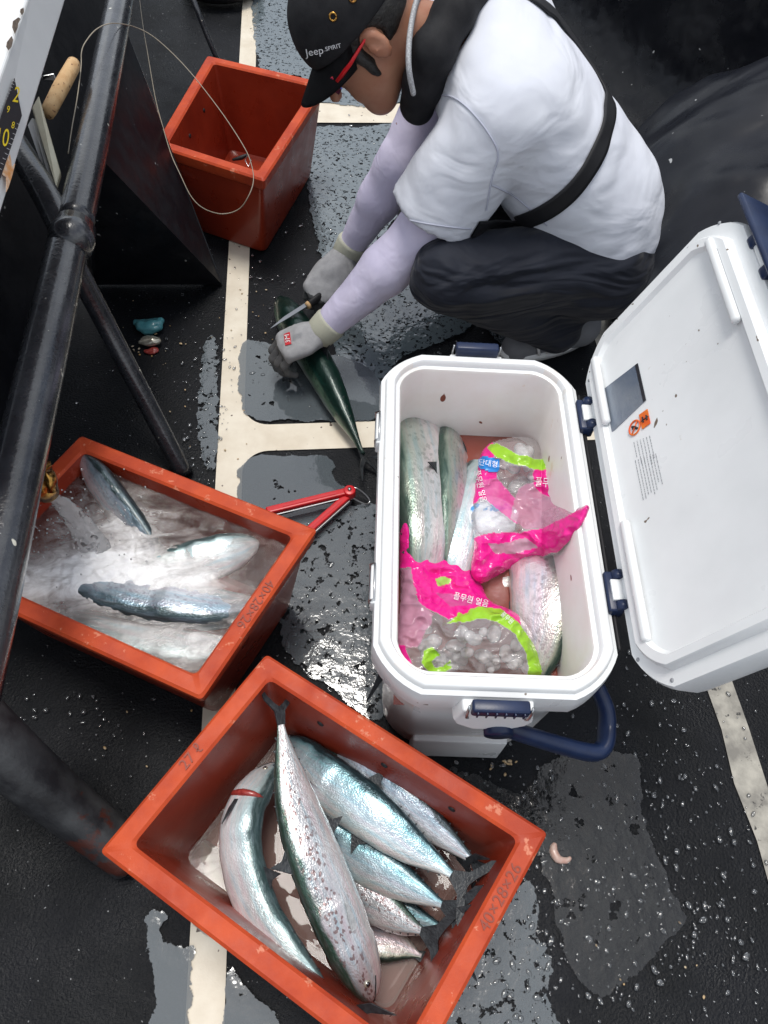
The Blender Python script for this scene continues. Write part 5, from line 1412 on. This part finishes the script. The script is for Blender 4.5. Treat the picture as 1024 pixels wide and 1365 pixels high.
t1, z1 = bag([(634, 640), (640, 608), (652, 591), (680, 583), (706, 582), (722, 592), (732, 612), (738, 640), (744, 667), (786, 672), (776, 700), (750, 732), (735, 742), (708, 746), (692, 752), (660, 770), (640, 778), (627, 762), (632, 722), (627, 680)],
    lambda x, y: .292+.012*np.sin(x/23)+.01*np.cos(y/19)+.13*np.clip((x-722)/60, 0, 1), .011,
    [([(625, 780), (625, 590), (656, 588), (664, 640), (652, 668), (640, 664), (625, 676)], PK),
     ([(640, 640), (662, 636), (700, 680), (705, 700), (690, 700), (650, 668)], PKL),
     ([(690, 650), (720, 640), (748, 662), (790, 668), (765, 705), (700, 705), (680, 690)], PKP),
     ([(622, 718), (650, 712), (720, 705), (792, 668), (780, 705), (750, 736), (700, 745), (650, 790), (622, 790)], PK),
     ([(652, 726), (700, 716), (716, 728), (690, 738), (660, 738)], PKP),
     ([(710, 626), (738, 622), (746, 668), (722, 658), (712, 648)], PK),
     ([(648, 596), (660, 588), (690, 606), (732, 612), (734, 627), (715, 626), (688, 620), (662, 610)], GR)],
    'upper pink and clear plastic bag with a green edge, draped over the ice pack', seed=3, lumps=[(690, 610, 22, .02), (660, 690, 30, .012)])
bpatch(z1, [(637, 611), (645, 606), (668, 612), (666, 629), (655, 631), (636, 624)], M['bag_blue'], t1)
bprint('단대형', z1, 651, 618, 8, 9.5, M['bag_text'], t1, off=.0042)
bprint('풀무원', z1, 728, 644, 4, 14, M['bag_text'], t1, .75)
bprint('풀무원 얼음', z1, 640, 648, 78, 10, M['bag_text'], t1, .9)
t2, z2 = bag([(533, 700), (538, 691), (548, 693), (555, 712), (558, 730), (575, 724), (604, 727), (624, 744), (640, 772), (654, 800), (688, 816), (708, 842), (720, 878), (719, 902), (640, 903), (533, 898), (533, 800)],
    lambda x, y: .285+.010*np.sin(x/27+1)+.012*np.cos(y/22)-.0*x, .012,
    [([(525, 685), (556, 685), (560, 730), (605, 720), (640, 765), (656, 800), (692, 818), (700, 850), (676, 832), (640, 816), (598, 826), (560, 806), (548, 775), (546, 755), (525, 762)], PK),
     ([(525, 762), (548, 756), (556, 800), (580, 820), (560, 860), (540, 868), (525, 860)], PKP),
     ([(580, 790), (630, 796), (640, 806), (600, 808)], PKL),
     ([(525, 858), (540, 860), (552, 892), (552, 905), (525, 905)], PK),
     ([(596, 832), (612, 818), (640, 809), (668, 812), (692, 830), (710, 856), (722, 880), (722, 905), (705, 905), (702, 872), (686, 844), (662, 828), (636, 824), (612, 830)], GR),
     ([(566, 868), (576, 862), (586, 872), (574, 880), (578, 888), (590, 890), (602, 882), (604, 893), (590, 900), (572, 896), (562, 884)], GR),
     ([(580, 772), (592, 768), (602, 772), (598, 780), (584, 782)], (.35, .62, .12, .9))],
    'lower crumpled pink and clear plastic bag with a green curved stripe filling the near end', seed=9, lumps=[(640, 860, 45, .022), (560, 780, 25, .01)])
bprint('풀무원 얼음', z2, 628, 800, 14, 11, M['bag_text'], t2, .9)
bprint('풀무원', z2, 676, 824, 42, 8, M['bag_text'], t2, .9)

M['ice'] = film('ice', (.95, .95, .96), .05, .30, 1.3, .4, 60, .003)
def ice_lumps(zf, spots, parent, seed):
    rr = random.Random(seed); items = []
    for cx, cy, sx, sy, n_ in spots:
        for k in range(n_):
            x_, y_ = cx+rr.uniform(-sx, sx), cy+rr.uniform(-sy, sy); z_ = float(zf(np.array([x_]), np.array([y_]))[0])
            r_ = rr.uniform(.007, .012); items.append((at(x_, y_, z_-.008-rr.uniform(0, .008)), r_*rr.uniform(1, 1.5), r_, r_*.8, rr.uniform(0, 3)))
    return obj('ice', blobs_mesh(items), M['ice'], parent)
ice_lumps(z2, [(630, 862, 62, 26, 34)], t2, 5)
ice_lumps(z1, [(690, 610, 22, 14, 9), (705, 650, 20, 14, 7)], t1, 6)

# ------------------------------------------------------------------ things on the left
bt = thing('white_board', at(0, 60, .7), 'white painted board corner at the upper left with chipped edge and number sticker', 'board')
a1, b1_, c1_, d1 = at(45.5, -30, .74), at(-60, 271, .74), at(-60, 488, .67), at(97, -30, .67)
lf = Vector((-.5, 0, 0))
bm = bmesh.new(); V = [bm.verts.new(q) for q in (a1, b1_, c1_, d1, a1+lf, b1_+lf, c1_+lf, d1+lf)]
for f in ((0, 1, 2, 3), (0, 4, 5, 1), (3, 2, 6, 7), (4, 7, 6, 5), (0, 3, 7, 4), (1, 5, 6, 2)): bm.faces.new([V[k] for k in f])
bmesh.ops.recalc_face_normals(bm, faces=bm.faces)
bevel(obj('panel', bm, M['board'], bt, False), .004, 3)
nb = (b1_-a1).cross(d1-a1).normalized()
if nb.dot(CAM_LOC-a1) < 0: nb = -nb
def bpt(px, py, off=.0015):
    d = _fw*F_PX+_r*(px-512)-_u*(py-682.5); return CAM_LOC+d*((a1+nb*off-CAM_LOC).dot(nb)/d.dot(nb))
sk = obj('sticker', slab_bm([bpt(*q) for q in ((18.7, 104), (28.6, 154), (-14, 278), (-24, 226))], .0008), M['black_print'], bt, False)
def btext(s, cx, cy, ang, sz, m, sq=1.0, parent=sk):
    c_, s_ = math.cos(R(ang)), math.sin(R(ang))
    return text_on(s, lambda x, y, z: bpt(cx+x*sz*sq*c_+y*sz*s_, cy+x*sz*sq*s_-y*sz*c_, .0028), m, parent)
btext('2', 22, 127, 12, 30, M['yellow'], .6); btext('10', 3, 184, 8, 34, M['yellow'], .55)
btext('9', 11, 146, 10, 13, M['yellow'], .7); btext('8', 17.5, 167, 10, 13, M['yellow'], .7)
for k in range(10): btext('I', 1.5+k*1.95, 143-k*3.9, -62, 6.5, M['white_print'], .7)
for k in range(12): btext('I', -5+k*2.7, 238-k*6.6, -62, 6.5, M['white_print'], .7)
M['rust'] = mat('rust_stain', (.62, .27, .08), .6, var=(.66, .52, .40), vscale=90)
obj('rust_stain', slab_bm([bpt(*q) for q in ((9, 212), (13, 206), (16, 222), (20, 218), (16, 234), (11, 250), (8, 256), (8, 236), (2, 232))], .0004), M['rust'], bt, False)
for q in ([(27, 12), (31, 10), (31.5, 16), (29, 20), (26.5, 16)], [(17, 28), (24, 23), (27, 25), (24, 31), (23, 37), (19.5, 45), (16, 36)], [(9, 56), (15, 48), (17, 53), (15, 62), (11, 67), (8, 62)]):
    obj('chip', slab_bm([bpt(*p, .0012) for p in q], .0006), M['chip'], bt, False)

tag(obj('cork_handle', tube_bm([at(98, 84, .50), at(97, 88, .50), at(82, 115, .49), at(66, 146, .475), at(64, 152, .474)], [.012, .0135, .0145, .0135, .011], 20), M['cork']), 'cylindrical tan cork rod handle tucked behind the rail under the white board', 'rod handle')
cb = thing('cream_bracket', at(65, 190, .46), 'cream painted flat metal bracket below the cork handle', 'bracket')
bevel(obj('face', slab_bm([at(44, 150, .49), at(53, 134, .50), at(82, 236, .45), at(76, 256, .45)], .012), M['cream'], cb, False), .002)
bevel(obj('side_web', slab_bm([at(41, 168, .48), at(47, 158, .485), at(75, 254, .445), at(70, 250, .43)], .006), M['board'], cb, False), .001)
bevel(obj('clamp', slab_bm([at(57, 100, .47), at(72, 97, .47), at(76, 107, .46), at(58, 106, .46)], .006), M['steel'], cb, False), .001)
lnp = [at(184, -20, .36), at(190, 30, .34), at(197, 72, .32), at(207, 130, .30), at(216, 165, .29), at(228, 205, .29), at(240, 232, .27), at(255, 262, .24), at(272, 278, .22), at(296, 285, .20), at(318, 279, .21), at(331, 262, .24), at(338, 240, .26),
       at(334, 215, .28), at(322, 190, .30), at(292, 145, .33), at(250, 92, .37), at(210, 53, .41), at(180, 36, .44), at(150, 31, .50), at(130, 38, .51), at(116, 53, .51), at(109, 68, .50)]
lnp2 = [at(109, 68, .50), at(108, 90, .485), at(103, 130, .48), at(96, 170, .47), at(91, 205, .46)]
tag(obj('fishing_leader', tube_bm(catmull(lnp+lnp2[1:], 8), .0011, 6), M['line_wire']), 'thin curled fishing leader looping from the rail down over the empty crate', 'fishing line')
wv = thing('swivel', at(320, 212, .12), 'small dark fishing swivel dangling inside the empty orange crate', 'swivel')
obj('barrel', tube_bm([at(310, 213, .13), at(322, 210, .13), at(330, 206, .14)], [.003, .006, .003], 10), M['dark'], wv)
obj('ring', tube_bm([at(330, 206, .14), at(335, 214, .14), at(331, 222, .14), at(327, 214, .14), at(330, 206, .14)], .0012, 6), M['steel'], wv)

# ------------------------------------------------------------------ red gripper, scraps
gt = thing('fish_gripper', at(430, 670, .02), 'red plastic fish gripper with a steel clip lying behind the foaming crate', 'fish gripper')
for nm, a_, b_ in (('handle', (355, 682, .035), (470, 654, .035)), ('handle', (400, 718, .028), (468, 658, .028))):
    p0, p1 = at(*a_), at(*b_); d = (p1-p0).normalized(); rot = d.to_track_quat('X', 'Z').to_matrix()
    o = obj(nm, box_bm((p0+p1)/2, ((p1-p0).length, .016, .013), rot=rot), M['red'], gt, False); bevel(o, .0035, 3)
    o2 = obj('groove', box_bm((p0+p1)/2+Vector((0, 0, .0062)), ((p1-p0).length*.62, .0045, .002), rot=rot), M['label_red'], o, False)
    obj('steel_edge', box_bm((p0+p1)/2-Vector((-.002, .011, .004)), ((p1-p0).length*.9, .002, .006), rot=rot), M['steel'], o, False)
pv = at(466, 656, .035)
bm = bmesh.new(); bmesh.ops.create_cone(bm, cap_ends=True, segments=24, radius1=.013, radius2=.012, depth=.018, matrix=Matrix.Translation(pv)); bevel(obj('pivot', bm, M['red'], gt), .002)
bm = bmesh.new(); bmesh.ops.create_cone(bm, cap_ends=True, segments=14, radius1=.004, radius2=.0035, depth=.004, matrix=Matrix.Translation(pv+Vector((0, 0, .011)))); obj('rivet', bm, M['steel'], gt)
obj('clip', tube_bm(catmull([at(466, 650, .03), at(476, 651, .03), at(488, 660, .02), at(493, 668, .012), at(488, 672, .012), at(476, 667, .018), at(466, 661, .025)], 6), .0017, 8), M['steel'], gt)
def scrap1(P):
    d = ellip(P, A(200, 436, .015), (.034, .020, .016)); d = smin(d, rcone(P, A(183, 430, .012), A(215, 428, .014), .010, .012), .01); return d+rdg(P, 40, 91)*.004
sc = thing('fish_scrap', at(200, 448, .01), 'teal and silver fish scrap on the wet deck left of the white stripe', 'fish scrap')
obj('skin', sdf_mesh(scrap1, A(200, 438, .02)-.06, A(200, 438, .02)+.06, .003), M['teal'], sc)
obj('belly', sdf_mesh(lambda P: ellip(P, A(200, 455, .012), (.028, .018, .012))+rdg(P, 45, 95)*.004, A(200, 452, .02)-.06, A(200, 452, .02)+.06, .003), M['eye_ring'], sc)
obj('entrails', sdf_mesh(lambda P: ellip(P, A(202, 468, .004), (.022, .012, .007))+rdg(P, 60, 96)*.004, A(202, 468, .01)-.04, A(202, 468, .01)+.04, .0025), M['gill'], sc)
s2 = catmull([at(740, 1124, .008), at(738, 1134, .008), at(744, 1145, .008), at(755, 1147, .008), at(761, 1143, .008)], 5)
tag(obj('fish_scrap', tube_bm(s2, [.003, .004, .005, .006, .006, .007, .007, .007, .007, .007, .007, .006, .006, .005, .005, .005, .004, .004, .003, .003, .002], 10), M['flesh']), 'small curled pinkish fish scrap on the black deck near the cool box handle', 'fish scrap')
rr = random.Random(12)
bm = bmesh.new()
for cx, cy, sx, sy, n_ in ((200, 450, 26, 26, 16), (675, 1018, 8, 6, 12), (150, 1000, 60, 40, 4), (300, 500, 90, 90, 22), (340, 420, 40, 30, 14), (860, 1290, 60, 40, 8)):
    for k in range(n_):
        p = at(rr.gauss(cx, sx), rr.gauss(cy, sy), .005); r_ = rr.uniform(.0008, .003)
        bmesh.ops.create_icosphere(bm, subdivisions=1, radius=r_, matrix=Matrix.Translation(p) @ Matrix.Rotation(rr.uniform(0, 6), 4, 'Z') @ Matrix.Diagonal((rr.uniform(1, 2), 1, .5, 1)))
tag(obj('scale_flecks', bm, mat('fleck', (.55, .48, .36), .4, var=(.5, .3, .1), vscale=40)), kind='stuff')

# water beads standing on the deck
M['bead'] = film('water_bead', (.25, .27, .29), .02, .12, 1.6, .0, 30, .001)
its = []; rr = random.Random(21)
regions = [(860, 1080, 90, 130, 330), (700, 1260, 90, 90, 300), (940, 1200, 60, 110, 160), (430, 820, 45, 70, 150), (270, 560, 18, 80, 130), (560, 420, 60, 45, 90), (350, 420, 60, 60, 60), (640, 1070, 60, 40, 60), (380, 500, 40, 30, 40), (120, 960, 60, 40, 50), (470, 250, 50, 70, 60), (170, 560, 60, 100, 30)]
for cx, cy, sx, sy, n_ in regions:
    for k in range(n_):
        x_, y_ = rr.gauss(cx, sx), rr.gauss(cy, sy); r_ = rr.choice((.0012, .0018, .0018, .0026, .004))*rr.uniform(.7, 1.2)
        p = at(x_, y_, .006)
        its.append((p, r_*rr.uniform(.9, 1.9), r_, r_*.45, rr.uniform(0, 6)))
tag(obj('water_beads', blobs_mesh(its), M['bead']), kind='stuff')
